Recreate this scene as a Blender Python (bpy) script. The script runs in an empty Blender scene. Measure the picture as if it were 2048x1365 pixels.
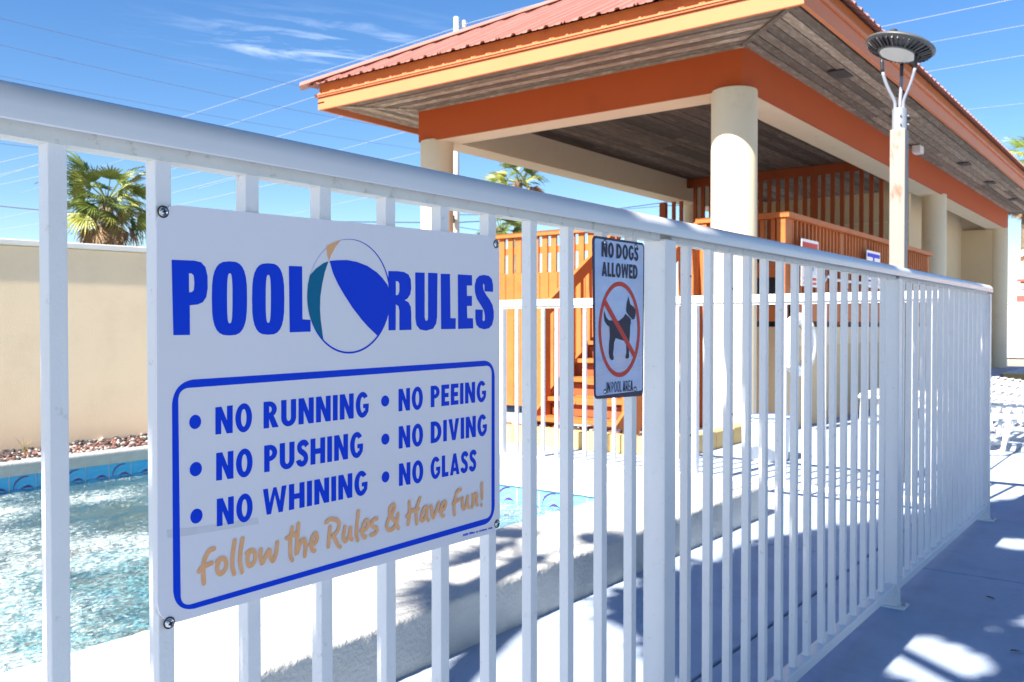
import bpy, math, random
from mathutils import Vector, Matrix
random.seed(7)
SC=bpy.context.scene
COL=SC.collection
R=math.radians
# ---------------- camera
cam=bpy.data.cameras.new('camera'); camo=bpy.data.objects.new('camera',cam); COL.objects.link(camo)
camo.location=(0,0,1.075); camo.rotation_euler=(R(90-0.88),0,R(37.16-90))
cam.lens=1790/2048*36; cam.sensor_width=36; cam.clip_start=.05; cam.clip_end=3000
cam.dof.use_dof=True; cam.dof.focus_distance=1.22; cam.dof.aperture_fstop=15; cam.dof.aperture_blades=7
SC.camera=camo
# ---------------- world and sun
SUN_EL=R(43.5); SUN_AZ=R(174.6)      # direction towards the sun, azimuth from +X
sd=Vector((math.cos(SUN_AZ)*math.cos(SUN_EL),math.sin(SUN_AZ)*math.cos(SUN_EL),math.sin(SUN_EL)))
W=bpy.data.worlds.new('World'); SC.world=W; W.use_nodes=True
nt=W.node_tree; nt.nodes.clear()
def nd(nt,t,**k):
    n=nt.nodes.new(t)
    for a,b in k.items(): setattr(n,a,b)
    return n
sky=nd(nt,'ShaderNodeTexSky',sky_type='NISHITA'); sky.sun_disc=False; sky.sun_elevation=SUN_EL
sky.sun_rotation=math.pi/2-SUN_AZ; sky.altitude=0; sky.air_density=1.0; sky.dust_density=.15; sky.ozone_density=3.0
bg=nd(nt,'ShaderNodeBackground'); bg.inputs['Strength'].default_value=.058
out=nd(nt,'ShaderNodeOutputWorld')
# thin cirrus wisps, on a plane high above
tc=nd(nt,'ShaderNodeTexCoord'); sep=nd(nt,'ShaderNodeSeparateXYZ'); nt.links.new(tc.outputs['Generated'],sep.inputs[0])
def mth(nt,op,a=None,b=None,c=None):
    n=nd(nt,'ShaderNodeMath',operation=op)
    for i,v in enumerate((a,b,c)):
        if v is None: continue
        if isinstance(v,(int,float)): n.inputs[i].default_value=v
        else: nt.links.new(v,n.inputs[i])
    return n.outputs[0]
zz=mth(nt,'MAXIMUM',sep.outputs[2],.03)
px=mth(nt,'DIVIDE',sep.outputs[0],zz); py=mth(nt,'DIVIDE',sep.outputs[1],zz)
cmb=nd(nt,'ShaderNodeCombineXYZ'); nt.links.new(px,cmb.inputs[0]); nt.links.new(py,cmb.inputs[1])
uu=mth(nt,'ADD',mth(nt,'MULTIPLY',px,.66),mth(nt,'MULTIPLY',py,.75)); vv=mth(nt,'SUBTRACT',mth(nt,'MULTIPLY',py,.66),mth(nt,'MULTIPLY',px,.75))
cw=nd(nt,'ShaderNodeCombineXYZ'); nt.links.new(mth(nt,'MULTIPLY',mth(nt,'ADD',uu,mth(nt,'MULTIPLY',vv,.22)),4.6),cw.inputs[0]); nt.links.new(mth(nt,'MULTIPLY',vv,1.5),cw.inputs[1])
nz=nd(nt,'ShaderNodeTexNoise'); nz.inputs['Scale'].default_value=1.7; nz.inputs['Detail'].default_value=9; nz.inputs['Roughness'].default_value=.62; nz.inputs['Distortion'].default_value=.5
nt.links.new(cw.outputs[0],nz.inputs['Vector'])
def dist2(cu,cv,su,sv):
    a=mth(nt,'DIVIDE',mth(nt,'SUBTRACT',uu,cu),su); b=mth(nt,'DIVIDE',mth(nt,'SUBTRACT',vv,cv),sv)
    d=mth(nt,'ADD',mth(nt,'MULTIPLY',a,a),mth(nt,'MULTIPLY',b,b))
    return mth(nt,'EXPONENT',mth(nt,'MULTIPLY',d,-1))
m1=dist2(3.28,.02,.26,.42); m3=dist2(-2.0,2.5,1.2,1.2); m4=dist2(4.2,-2.6,.5,.8)
mk=mth(nt,'ADD',m1,mth(nt,'ADD',mth(nt,'MULTIPLY',m3,.5),mth(nt,'MULTIPLY',m4,.15)))
mr=nd(nt,'ShaderNodeMapRange'); mr.inputs['From Min'].default_value=.5; mr.inputs['From Max'].default_value=.78
nt.links.new(nz.outputs['Fac'],mr.inputs['Value'])
cf=mth(nt,'MINIMUM',mth(nt,'MULTIPLY',mth(nt,'MULTIPLY',mr.outputs[0],mk),.62),.9)
mx=nd(nt,'ShaderNodeMix',data_type='RGBA'); mx.inputs[7].default_value=(9.5,10,11,1)
hs=nd(nt,'ShaderNodeHueSaturation'); hs.inputs['Saturation'].default_value=1.26; hs.inputs['Hue'].default_value=.506; hs.inputs['Value'].default_value=1.0
nt.links.new(sky.outputs[0],hs.inputs['Color'])
nt.links.new(cf,mx.inputs[0]); nt.links.new(hs.outputs[0],mx.inputs[6]); nt.links.new(mx.outputs[2],bg.inputs[0]); nt.links.new(bg.outputs[0],out.inputs[0])
sl=bpy.data.lights.new('sun','SUN'); so=bpy.data.objects.new('sun',sl); COL.objects.link(so)
sl.energy=5.0; sl.angle=R(.53); sl.color=(1,.93,.83); so.rotation_euler=(-sd).to_track_quat('-Z','Y').to_euler(); so.location=(-8,1,12)
SC.view_settings.view_transform='Standard'; SC.view_settings.look='None'; SC.view_settings.exposure=1.72; SC.view_settings.gamma=1
SC.view_settings.use_curve_mapping=False
SC.render.engine='CYCLES'
SC.cycles.max_bounces=8; SC.cycles.transparent_max_bounces=12
# ---------------- materials
MATS={}
def mat(name,col,rough=.6,var=.0,vscale=6,col2=None,metal=0,bump=0,bscale=120,spec=.5,streak=None,ncoord='Object',dirt=None,dscale=3,dlo=.55,dhi=.75):
    if name in MATS: return MATS[name]
    m=bpy.data.materials.new(name); m.use_nodes=True; n=m.node_tree; b=n.nodes['Principled BSDF']
    b.inputs['Roughness'].default_value=rough; b.inputs['Metallic'].default_value=metal; b.inputs['Specular IOR Level'].default_value=spec
    b.inputs['Base Color'].default_value=(*col,1)
    src=nd(n,'ShaderNodeNewGeometry').outputs['Position'] if ncoord=='World' else nd(n,'ShaderNodeTexCoord').outputs[ncoord]
    if streak:
        mpp=nd(n,'ShaderNodeMapping'); mpp.inputs['Scale'].default_value=streak; n.links.new(src,mpp.inputs[0]); src2=mpp.outputs[0]
    else: src2=src
    cur=None
    if var or col2:
        z=nd(n,'ShaderNodeTexNoise'); z.inputs['Scale'].default_value=vscale; z.inputs['Detail'].default_value=7; z.inputs['Roughness'].default_value=.6; n.links.new(src2,z.inputs['Vector'])
        q=nd(n,'ShaderNodeMapRange'); q.inputs['From Min'].default_value=.32; q.inputs['From Max'].default_value=.68; n.links.new(z.outputs['Fac'],q.inputs['Value'])
        x=nd(n,'ShaderNodeMix',data_type='RGBA'); c2=col2 or tuple(c*(1-var) for c in col)
        x.inputs[6].default_value=(*col,1); x.inputs[7].default_value=(*c2,1); n.links.new(q.outputs[0],x.inputs[0]); cur=x.outputs[2]
    if dirt:
        z=nd(n,'ShaderNodeTexNoise'); z.inputs['Scale'].default_value=dscale; z.inputs['Detail'].default_value=9; z.inputs['Roughness'].default_value=.72; n.links.new(src2,z.inputs['Vector'])
        q=nd(n,'ShaderNodeMapRange'); q.inputs['From Min'].default_value=dlo; q.inputs['From Max'].default_value=dhi; n.links.new(z.outputs['Fac'],q.inputs['Value'])
        x=nd(n,'ShaderNodeMix',data_type='RGBA'); x.inputs[7].default_value=(*dirt,1)
        if cur: n.links.new(cur,x.inputs[6])
        else: x.inputs[6].default_value=(*col,1)
        n.links.new(q.outputs[0],x.inputs[0]); cur=x.outputs[2]
    if cur: n.links.new(cur,b.inputs['Base Color'])
    if bump:
        z=nd(n,'ShaderNodeTexNoise'); z.inputs['Scale'].default_value=bscale; z.inputs['Detail'].default_value=4; n.links.new(src2,z.inputs['Vector'])
        bp=nd(n,'ShaderNodeBump'); bp.inputs['Strength'].default_value=1; bp.inputs['Distance'].default_value=bump; n.links.new(z.outputs['Fac'],bp.inputs['Height']); n.links.new(bp.outputs[0],b.inputs['Normal'])
    MATS[name]=m; return m
WHITE=mat('white_powder_coat',(.76,.745,.74),.38,var=.05,vscale=9,dirt=(.36,.34,.27),dscale=48,dlo=.61,dhi=.80,bump=.0004,bscale=260,ncoord='World')
CHAN=mat('white_channel_grimy',(.64,.64,.60),.5,var=.08,vscale=20,dirt=(.26,.26,.17),dscale=38,dlo=.56,dhi=.74,bump=.0004,bscale=200)
RAIL=mat('white_rail_paint',(.68,.675,.69),.28,var=.04,vscale=8,dirt=(.4,.4,.38),dscale=90,dlo=.74,dhi=.82,bump=.00012,bscale=300)
PLATE=mat('sign_white_enamel',(.74,.71,.745),.32,var=.03,vscale=5,dirt=(.58,.57,.60),dscale=30,dlo=.66,dhi=.82,bump=.00008,bscale=180)
BLUE=mat('sign_blue_ink',(.002,.045,.60),.5,spec=.12)
TEAL=mat('sign_teal_ink',(.0,.13,.25),.5,spec=.15)
PEACH=mat('sign_peach_ink',(.86,.43,.20),.5,var=.12,vscale=60,dirt=(.68,.42,.28),dscale=80,spec=.2)
TAPE=mat('tape_residue',(.63,.62,.66),.5,var=.10,vscale=50)
STEEL=mat('screw_steel',(.6,.61,.62),.22,metal=1,var=.2,vscale=300)
DARK=mat('dark_rubber_and_shade',(.02,.02,.022),.7)
DSIGN=mat('dog_sign_sky_print',(.24,.36,.66),.3,col2=(.42,.54,.78),vscale=9,dirt=(.55,.42,.47),dscale=7,dlo=.5,dhi=.8,streak=(1,1,2.2))
DINK=mat('dog_sign_charcoal',(.03,.03,.06),.5,spec=.12)
DRED=mat('dog_sign_red',(.58,.06,.045),.5,spec=.12)
DWAVE=mat('dog_sign_wave',(.62,.48,.45),.3)
BOR=mat('sign_dark_border',(.025,.03,.07),.45,spec=.2)
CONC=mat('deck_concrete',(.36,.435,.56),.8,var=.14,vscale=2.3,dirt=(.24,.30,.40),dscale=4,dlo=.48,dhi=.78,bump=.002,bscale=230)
CURB=mat('pool_curb_stucco',(.50,.50,.48),.85,var=.12,vscale=8,bump=.006,bscale=70)
COPE=mat('far_coping_plaster',(.42,.43,.42),.8,var=.15,vscale=14,bump=.003,bscale=50)
CREAM=mat('cream_stucco',(.62,.47,.28),.8,var=.05,vscale=1.4,bump=.002,bscale=140)
CREAMC=mat('cream_column_paint',(.69,.57,.39),.7,var=.05,vscale=2,dirt=(.50,.42,.31),dscale=2.6,dlo=.56,dhi=.85,bump=.0015,bscale=120)
POOLWALL=mat('cream_garden_wall',(.90,.68,.46),.8,var=.05,vscale=1.2,bump=.002,bscale=120,dirt=(.76,.56,.37),dscale=2.2,dlo=.5,dhi=.85)
CAPW=mat('wall_cap_white',(.75,.72,.66),.7,var=.06)
ORANGE=mat('orange_paint',(.49,.145,.038),.55,spec=.2,var=.08,vscale=2.5,bump=.0006,bscale=120,dirt=(.38,.10,.03),dscale=3,dlo=.5,dhi=.7,ncoord='World')
SCREENP=mat('orange_screen_paint_shaded',(.27,.058,.016),.6,spec=.2,var=.15,vscale=3)  # darker copy of the orange paint, shade on the slats put into the colour
BEAMP=mat('orange_beam_paint_shaded',(.40,.068,.013),.65,spec=.2,dirt=(.33,.058,.012),dscale=2.2,var=.05,vscale=1.5,bump=.0005,bscale=120)  # same orange paint made darker and redder, under-roof shade included in the colour
FASC=mat('orange_fascia_paint_lit',(.56,.19,.085),.55,spec=.2,var=.06,vscale=2.5,bump=.0005,bscale=90)  # paler copy of the orange paint, with the sun on the fascia painted in
ROOF=mat('terracotta_metal_roof',(.38,.17,.135),.45,var=.12,vscale=2,dirt=(.42,.23,.19),dscale=1.6,dlo=.5,dhi=.8,streak=(.3,3,1))
def woodmat(name,c1,c2,c3,streak):
    m=mat(name,c1,.85,col2=c2,vscale=6,streak=streak,bump=.003,bscale=10,dirt=c3,dscale=9,dlo=.50,dhi=.66)
    n=m.node_tree;b=n.nodes['Principled BSDF'];l=b.inputs['Base Color'].links[0].from_socket
    oi_=nd(n,'ShaderNodeObjectInfo');x=nd(n,'ShaderNodeMix',data_type='RGBA',blend_type='MULTIPLY');x.inputs[0].default_value=1
    q=nd(n,'ShaderNodeMapRange');q.inputs['To Min'].default_value=.42;q.inputs['To Max'].default_value=1.35;n.links.new(oi_.outputs['Random'],q.inputs['Value'])
    n.links.new(l,x.inputs[6]);n.links.new(q.outputs[0],x.inputs[7]);n.links.new(x.outputs[2],b.inputs['Base Color'])
    # shift the grain from board to board
    for k in n.nodes:
        if k.type=='MAPPING':
            cm=nd(n,'ShaderNodeVectorMath',operation='SCALE');n.links.new(oi_.outputs['Random'],cm.inputs['Scale']);cm.inputs[0].default_value=(19,23,29);n.links.new(cm.outputs[0],k.inputs['Location'])
    return m
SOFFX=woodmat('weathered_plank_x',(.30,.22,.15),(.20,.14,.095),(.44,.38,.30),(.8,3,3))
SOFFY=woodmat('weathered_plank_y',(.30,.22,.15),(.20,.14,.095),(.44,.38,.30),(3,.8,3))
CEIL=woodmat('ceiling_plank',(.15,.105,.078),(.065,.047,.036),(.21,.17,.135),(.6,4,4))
GALV=mat('galvanised_steel',(.45,.47,.50),.45,metal=.6,var=.2,vscale=25)
GALVL=mat('lamp_arm_paint',(.20,.215,.26),.4)
LAMPD=mat('lamp_black',(.02,.022,.03),.4)
LAMPG=mat('lamp_grey_casting',(.10,.10,.10),.5,var=.3,vscale=18)
LENS=mat('lamp_diffuser',(.6,.6,.56),.3)
POSTW=mat('rusty_white_post',(.25,.225,.20),.55,var=.12,vscale=8,dirt=(.19,.085,.04),dscale=9,dlo=.55,dhi=.66,streak=(1,1,.35))
CONCP=mat('utility_pole_concrete',(.55,.54,.50),.8,var=.15,vscale=3)
WIREL=mat('wire_aluminium',(.27,.30,.40),.4)
WIRED=mat('wire_dark_insulated',(.035,.06,.12),.6)
LEAF=mat('palm_leaf',(.17,.21,.035),.42,col2=(.05,.10,.02),vscale=2.2)
LEAFY=mat('palm_leaf_yellow',(.34,.33,.06),.5,col2=(.18,.22,.04),vscale=2)
DEAD=mat('dead_palm_leaf',(.30,.20,.11),.8,col2=(.14,.085,.045),vscale=4)
TRUNK=mat('palm_trunk_bark',(.22,.16,.11),.9,col2=(.11,.08,.055),vscale=9,bump=.01,bscale=20)
TILE=mat('pool_tile_blue',(.02,.30,.58),.12,col2=(.04,.36,.64),vscale=30)
TILEL=mat('pool_tile_sunlit',(.10,.40,.62),.12,col2=(.16,.48,.68),vscale=30)  # paler copy of the blue tile, sunlight on the end wall in its colour
DOLPH=mat('dolphin_purple',(.07,.03,.16),.2)
DOLPHL=mat('dolphin_line',(.35,.55,.70),.2)
GROUT=mat('tile_grout',(.62,.62,.60),.8)
POOLF=mat('pool_plaster',(.47,.56,.56),.7,var=.1,vscale=3)
STONE1=mat('stone_white',(.40,.36,.34),.8); STONE2=mat('stone_red',(.20,.085,.065),.8); STONE3=mat('stone_dark',(.04,.035,.04),.8)
MULCH=mat('soil_dark',(.07,.05,.04),.95,bump=.01,bscale=40)
YCURB=mat('yellow_bed_edging',(.66,.44,.17),.75,var=.1,vscale=6,bump=.002,bscale=60)
STRAW=mat('dry_grass',(.38,.27,.10),.7,col2=(.2,.17,.06),vscale=9)
WPLAS=mat('white_plastic',(.78,.77,.74),.35,var=.04,vscale=12)
BPLAS=mat('blue_plastic',(.02,.12,.55),.35)
WWALL=mat('white_stucco_wall',(.72,.69,.64),.8,var=.05,dirt=(.5,.45,.36),dscale=.9,dlo=.6,dhi=.8)
SALM=mat('salmon_stucco',(.56,.30,.20),.8,var=.05)
REDP=mat('red_balcony_paint',(.52,.07,.06),.6)
GLASSD=mat('dark_window',(.01,.012,.02),.08)
GROUND=mat('sandy_ground',(.34,.31,.26),.9,var=.3,vscale=.3)
# ---------------- mesh helpers
class MB:
    def __init__(s): s.v=[];s.f=[];s.mi=[];s.mats=[]
    def m(s,mt):
        if mt not in s.mats: s.mats.append(mt)
        return s.mats.index(mt)
    def add(s,vs,fs,mt):
        o=len(s.v);k=s.m(mt);s.v+=[tuple(v) for v in vs];s.f+=[tuple(i+o for i in f) for f in fs];s.mi+=[k]*len(fs);return s
    def box(s,x0,x1,y0,y1,z0,z1,mt):
        vs=[(x0,y0,z0),(x1,y0,z0),(x1,y1,z0),(x0,y1,z0),(x0,y0,z1),(x1,y0,z1),(x1,y1,z1),(x0,y1,z1)]
        return s.add(vs,[(3,2,1,0),(4,5,6,7),(0,1,5,4),(1,2,6,5),(2,3,7,6),(3,0,4,7)],mt)
    def beam(s,a,b,w,h,mt,up=(0,0,1)):
        a=Vector(a);b=Vector(b);d=(b-a).normalized();u=Vector(up)
        if abs(d.dot(u))>.95:u=Vector((1,0,0))
        sx=d.cross(u).normalized();u=sx.cross(d)
        vs=[p+sx*i*w/2+u*j*h/2 for p in (a,b) for i,j in ((-1,-1),(1,-1),(1,1),(-1,1))]
        return s.add(vs,[(0,3,2,1),(4,5,6,7),(0,1,5,4),(1,2,6,5),(2,3,7,6),(3,0,4,7)],mt)
    def tube(s,pts,r,mt,n=10,closed=False,caps=True):
        pts=[Vector(p) for p in pts];N=len(pts);rs=r if isinstance(r,(list,tuple)) else [r]*N
        vs=[];pu=None
        for i,p in enumerate(pts):
            if closed: d=(pts[(i+1)%N]-pts[i-1])
            else: d=(pts[min(i+1,N-1)]-pts[max(i-1,0)])
            d.normalize()
            if pu is None:
                pu=Vector((0,0,1)) if abs(d.z)<.9 else Vector((1,0,0))
            a=d.cross(pu).normalized();b=a.cross(d).normalized();pu=b
            for k in range(n):
                t=2*math.pi*k/n;vs.append(p+(a*math.cos(t)+b*math.sin(t))*rs[i])
        fs=[]
        for i in range(N if closed else N-1):
            for k in range(n):
                fs.append((i*n+k,i*n+(k+1)%n,((i+1)%N)*n+(k+1)%n,((i+1)%N)*n+k))
        if caps and not closed: fs+=[tuple(range(n-1,-1,-1)),tuple((N-1)*n+k for k in range(n))]
        return s.add(vs,fs,mt)
    def lathe(s,prof,c,mt,n=32,cap=True):
        vs=[];m=len(prof)
        for r,z in prof:
            for k in range(n):
                t=2*math.pi*k/n;vs.append((c[0]+r*math.cos(t),c[1]+r*math.sin(t),c[2]+z))
        fs=[(i*n+k,i*n+(k+1)%n,(i+1)*n+(k+1)%n,(i+1)*n+k) for i in range(m-1) for k in range(n)]
        if cap: fs+=[tuple(range(n-1,-1,-1)),tuple((m-1)*n+k for k in range(n))]
        return s.add(vs,fs,mt)
    def ball(s,c,r,mt,sub=1,sq=(1,1,1),jit=0,rnd=random):
        t=(1+5**.5)/2
        vs=[Vector(v).normalized() for v in [(-1,t,0),(1,t,0),(-1,-t,0),(1,-t,0),(0,-1,t),(0,1,t),(0,-1,-t),(0,1,-t),(t,0,-1),(t,0,1),(-t,0,-1),(-t,0,1)]]
        fs=[(0,11,5),(0,5,1),(0,1,7),(0,7,10),(0,10,11),(1,5,9),(5,11,4),(11,10,2),(10,7,6),(7,1,8),(3,9,4),(3,4,2),(3,2,6),(3,6,8),(3,8,9),(4,9,5),(2,4,11),(6,2,10),(8,6,7),(9,8,1)]
        for _ in range(sub-1):
            nf=[];ca={}
            def mid(a,b):
                k=(min(a,b),max(a,b))
                if k not in ca: vs.append(((vs[a]+vs[b])/2).normalized());ca[k]=len(vs)-1
                return ca[k]
            for a,b,c_ in fs:
                ab,bc,cc=mid(a,b),mid(b,c_),mid(c_,a);nf+=[(a,ab,cc),(b,bc,ab),(c_,cc,bc),(ab,bc,cc)]
            fs=nf
        return s.add([(c[0]+v.x*r*sq[0]*(1+rnd.uniform(-jit,jit)),c[1]+v.y*r*sq[1]*(1+rnd.uniform(-jit,jit)),c[2]+v.z*r*sq[2]*(1+rnd.uniform(-jit,jit))) for v in vs],fs,mt)
    def mesh(s,name,smooth=False):
        me=bpy.data.meshes.new(name);me.from_pydata(s.v,[],s.f)
        for mt in s.mats: me.materials.append(mt)
        me.polygons.foreach_set('material_index',s.mi)
        if smooth: me.polygons.foreach_set('use_smooth',[True]*len(s.f))
        me.update();return me
    def build(s,name,parent=None,smooth=False,bevel=0,seg=2,**k):
        o=bpy.data.objects.new(name,s.mesh(name,smooth));COL.objects.link(o)
        if bevel:
            b=o.modifiers.new('bevel','BEVEL');b.width=bevel;b.segments=seg;b.limit_method='ANGLE';b.angle_limit=R(40)
            if seg>1:
                pass
        if parent: par(o,parent)
        for a,b in k.items(): o[a]=b
        return o
def par(o,p):
    o.parent=p; o.matrix_parent_inverse=Matrix.Translation(-p.location) if p.type=='EMPTY' else Matrix.Identity(4)
def inst(me,name,loc,parent=None,rot=(0,0,0),sc=(1,1,1)):
    o=bpy.data.objects.new(name,me);o.location=loc;o.rotation_euler=rot;o.scale=sc;COL.objects.link(o)
    if parent: par(o,parent)
    return o
def thing(name,loc,label,cat,group=None):
    o=bpy.data.objects.new(name,None);o.location=loc;o.empty_display_size=.2;COL.objects.link(o)
    o['label']=label;o['category']=cat
    if group:o['group']=group
    return o
def tagm(o,label,cat,group=None):
    o['label']=label;o['category']=cat
    if group:o['group']=group
    return o
def struct(o): o['kind']='structure';return o
def sempty(name,loc=(0,0,0)):
    o=bpy.data.objects.new(name,None);o.location=loc;COL.objects.link(o);o['kind']='structure';return o
def poly_prism(mb,pts,y0,y1,mt,axis='y'):
    n=len(pts)
    def P(p,d):
        return (p[0],d,p[1]) if axis=='y' else ((d,p[0],p[1]) if axis=='x' else (p[0],p[1],d))
    vs=[P(p,y0) for p in pts]+[P(p,y1) for p in pts]
    fs=[tuple(range(n)),tuple(range(2*n-1,n-1,-1))]+[(i,(i+1)%n,n+(i+1)%n,n+i) for i in range(n)]
    return mb.add(vs,fs,mt)
SD={}
SD['plate'] = [[543.69, 1210.06], [1149.81, 1222.19], [1150.97, 742.16], [542.4, 746.33]]
SD['head'] = {}
SD['head']['P'] = [[[561.21, 1149.53], [589.21, 1150.22], [598.21, 1148.95], [603.88, 1143.67], [606.57, 1133.76], [606.71, 1119.7], [604.82, 1109.59], [600.21,
1103.46], [593.4, 1100.72], [583.55, 1099.73], [583.57, 1066.32], [562.82, 1066.27]], [[582.67, 1135.63], [586.0, 1135.59], [588.66, 1133.34], [589.5,
1125.05], [588.78, 1117.09], [586.31, 1114.63], [582.75, 1114.13]]]
SD['head']['O'] = [[[660.33, 1109.41], [659.82, 1093.16], [658.51, 1084.05], [656.37, 1077.12], [653.38, 1071.88], [649.48, 1068.19], [644.4, 1066.02], [635.45,
1065.35], [626.64, 1066.14], [621.75, 1068.33], [618.08, 1071.96], [615.31, 1077.05], [613.38, 1083.74], [612.26, 1092.52], [611.96, 1108.17],
[612.44, 1123.83], [613.67, 1132.66], [615.68, 1139.44], [618.5, 1144.67], [622.22, 1148.48], [627.13, 1150.92], [635.95, 1152.16], [644.88, 1151.96],
[649.93, 1150.04], [653.79, 1146.56], [656.72, 1141.48], [658.79, 1134.67], [660.0, 1125.63]], [[639.92, 1108.99], [639.8, 1098.18], [639.58,
1092.12], [639.24, 1087.51], [638.77, 1084.01], [638.17, 1081.54], [637.39, 1080.05], [636.02, 1079.55], [634.65, 1080.04], [633.89, 1081.51],
[633.32, 1083.98], [632.9, 1087.45], [632.61, 1092.03], [632.46, 1098.06], [632.46, 1108.79], [632.58, 1119.53], [632.81, 1125.56], [633.14, 1130.16],
[633.61, 1133.65], [634.2, 1136.14], [634.98, 1137.65], [636.35, 1138.21], [637.72, 1137.78], [638.48, 1136.34], [639.05, 1133.89], [639.48, 1130.42],
[639.77, 1125.83], [639.92, 1119.78]]]
SD['head']['Oa'] = [[[715.43, 1110.06], [714.94, 1093.74], [713.64, 1084.59], [711.52, 1077.63], [708.55, 1072.37], [704.68, 1068.67], [699.64, 1066.48], [690.75,
1065.8], [681.98, 1066.59], [677.13, 1068.79], [673.46, 1072.44], [670.71, 1077.56], [668.78, 1084.28], [667.66, 1093.11], [667.35, 1108.85], [667.83,
1124.61], [669.05, 1133.48], [671.04, 1140.3], [673.85, 1145.55], [677.55, 1149.37], [682.43, 1151.82], [691.19, 1153.05], [700.07, 1152.82], [705.09,
1150.88], [708.92, 1147.38], [711.83, 1142.27], [713.89, 1135.43], [715.09, 1126.35]], [[694.9, 1109.76], [694.78, 1098.98], [694.56, 1092.93],
[694.22, 1088.33], [693.75, 1084.84], [693.14, 1082.37], [692.35, 1080.89], [690.96, 1080.39], [689.57, 1080.87], [688.8, 1082.34], [688.22, 1084.8],
[687.79, 1088.27], [687.49, 1092.84], [687.33, 1098.85], [687.33, 1109.57], [687.44, 1120.28], [687.67, 1126.3], [688.01, 1130.88], [688.47, 1134.37],
[689.08, 1136.86], [689.86, 1138.36], [691.25, 1138.92], [692.64, 1138.49], [693.42, 1137.05], [694.0, 1134.61], [694.44, 1131.15], [694.73, 1126.56],
[694.89, 1120.53]]]
SD['head']['L'] = [[[722.43, 1151.54], [743.5, 1152.03], [743.76, 1085.05], [756.84, 1084.47], [756.77, 1069.4], [723.4, 1068.66]]]
SD['head']['R'] = [[[896.2, 1153.89], [915.41, 1154.6], [927.88, 1153.97], [936.9, 1150.87], [941.61, 1144.0], [942.68, 1131.37], [940.47, 1122.43], [935.0, 1116.46],
[928.85, 1113.79], [936.8, 1110.94], [941.52, 1104.71], [942.59, 1095.85], [942.9, 1071.22], [918.01, 1070.78], [918.09, 1098.03], [916.33, 1105.0],
[911.04, 1107.39], [910.59, 1070.8], [896.29, 1070.59]], [[911.14, 1140.22], [915.37, 1140.14], [918.19, 1136.76], [918.16, 1126.02], [915.67,
1121.2], [911.08, 1120.32]]]
SD['head']['U'] = [[[950.82, 1154.58], [971.02, 1155.05], [970.88, 1089.75], [972.39, 1085.37], [975.05, 1084.35], [977.34, 1085.92], [978.11, 1089.82], [978.25,
1155.4], [999.14, 1155.89], [998.23, 1091.31], [996.25, 1080.8], [989.23, 1072.94], [973.87, 1069.85], [960.67, 1071.69], [953.23, 1078.1], [951.04,
1088.3]]]
SD['head']['La'] = [[[1006.21, 1155.18], [1027.41, 1155.92], [1028.52, 1088.93], [1040.78, 1088.76], [1040.35, 1072.34], [1006.85, 1072.13]]]
SD['head']['E'] = [[[1045.42, 1156.24], [1079.58, 1156.47], [1079.99, 1140.26], [1067.18, 1139.79], [1067.58, 1123.96], [1079.55, 1124.02], [1079.53, 1108.34],
[1067.56, 1108.11], [1067.96, 1089.25], [1082.1, 1089.09], [1082.51, 1073.1], [1046.13, 1072.33]]]
SD['head']['S'] = [[[1132.74, 1132.02], [1132.75, 1143.64], [1129.56, 1152.56], [1122.32, 1157.32], [1109.77, 1158.43], [1097.39, 1156.46], [1089.96, 1150.87],
[1086.04, 1140.49], [1086.9, 1129.47], [1091.24, 1119.92], [1100.87, 1110.41], [1108.84, 1102.18], [1111.5, 1093.81], [1111.5, 1086.81], [1108.38,
1084.27], [1105.72, 1086.77], [1106.62, 1102.98], [1087.74, 1102.97], [1087.72, 1088.03], [1090.33, 1078.91], [1097.32, 1073.92], [1109.7, 1071.67],
[1122.26, 1073.34], [1130.43, 1079.0], [1134.55, 1089.8], [1134.56, 1101.15], [1131.36, 1111.02], [1124.1, 1119.34], [1115.1, 1126.7], [1108.42,
1134.33], [1106.65, 1141.25], [1108.43, 1144.95], [1110.65, 1141.4], [1110.64, 1132.17]]]
SD['bo'] = [[807.76, 1189.87], [796.16, 1186.45], [783.54, 1180.7], [783.82, 1175.0], [784.98, 1168.22], [787.64, 1161.98], [791.57, 1169.79], [799.17, 1180.67]]
SD['bt'] = [[786.74, 1161.01], [778.11, 1158.0], [766.37, 1150.78], [755.66, 1141.25], [752.46, 1129.24], [751.26, 1115.77], [752.34, 1102.36], [755.99,
1087.83], [763.14, 1074.35], [777.7, 1059.05], [775.68, 1070.93], [773.39, 1084.58], [772.27, 1098.2], [772.93, 1114.12], [775.93, 1130.13], [780.43,
1146.27]]
SD['bb'] = [[788.54, 1161.57], [800.62, 1163.21], [819.12, 1164.54], [836.47, 1163.21], [855.87, 1158.83], [874.07, 1150.84], [884.86, 1143.3], [894.41,
1134.37], [898.18, 1124.89], [898.85, 1115.04], [897.76, 1100.21], [892.55, 1085.36], [885.67, 1074.29], [874.46, 1063.35], [857.22, 1075.51],
[844.23, 1086.24], [828.31, 1101.46], [814.27, 1117.56], [803.54, 1131.17], [794.49, 1145.8]]
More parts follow.
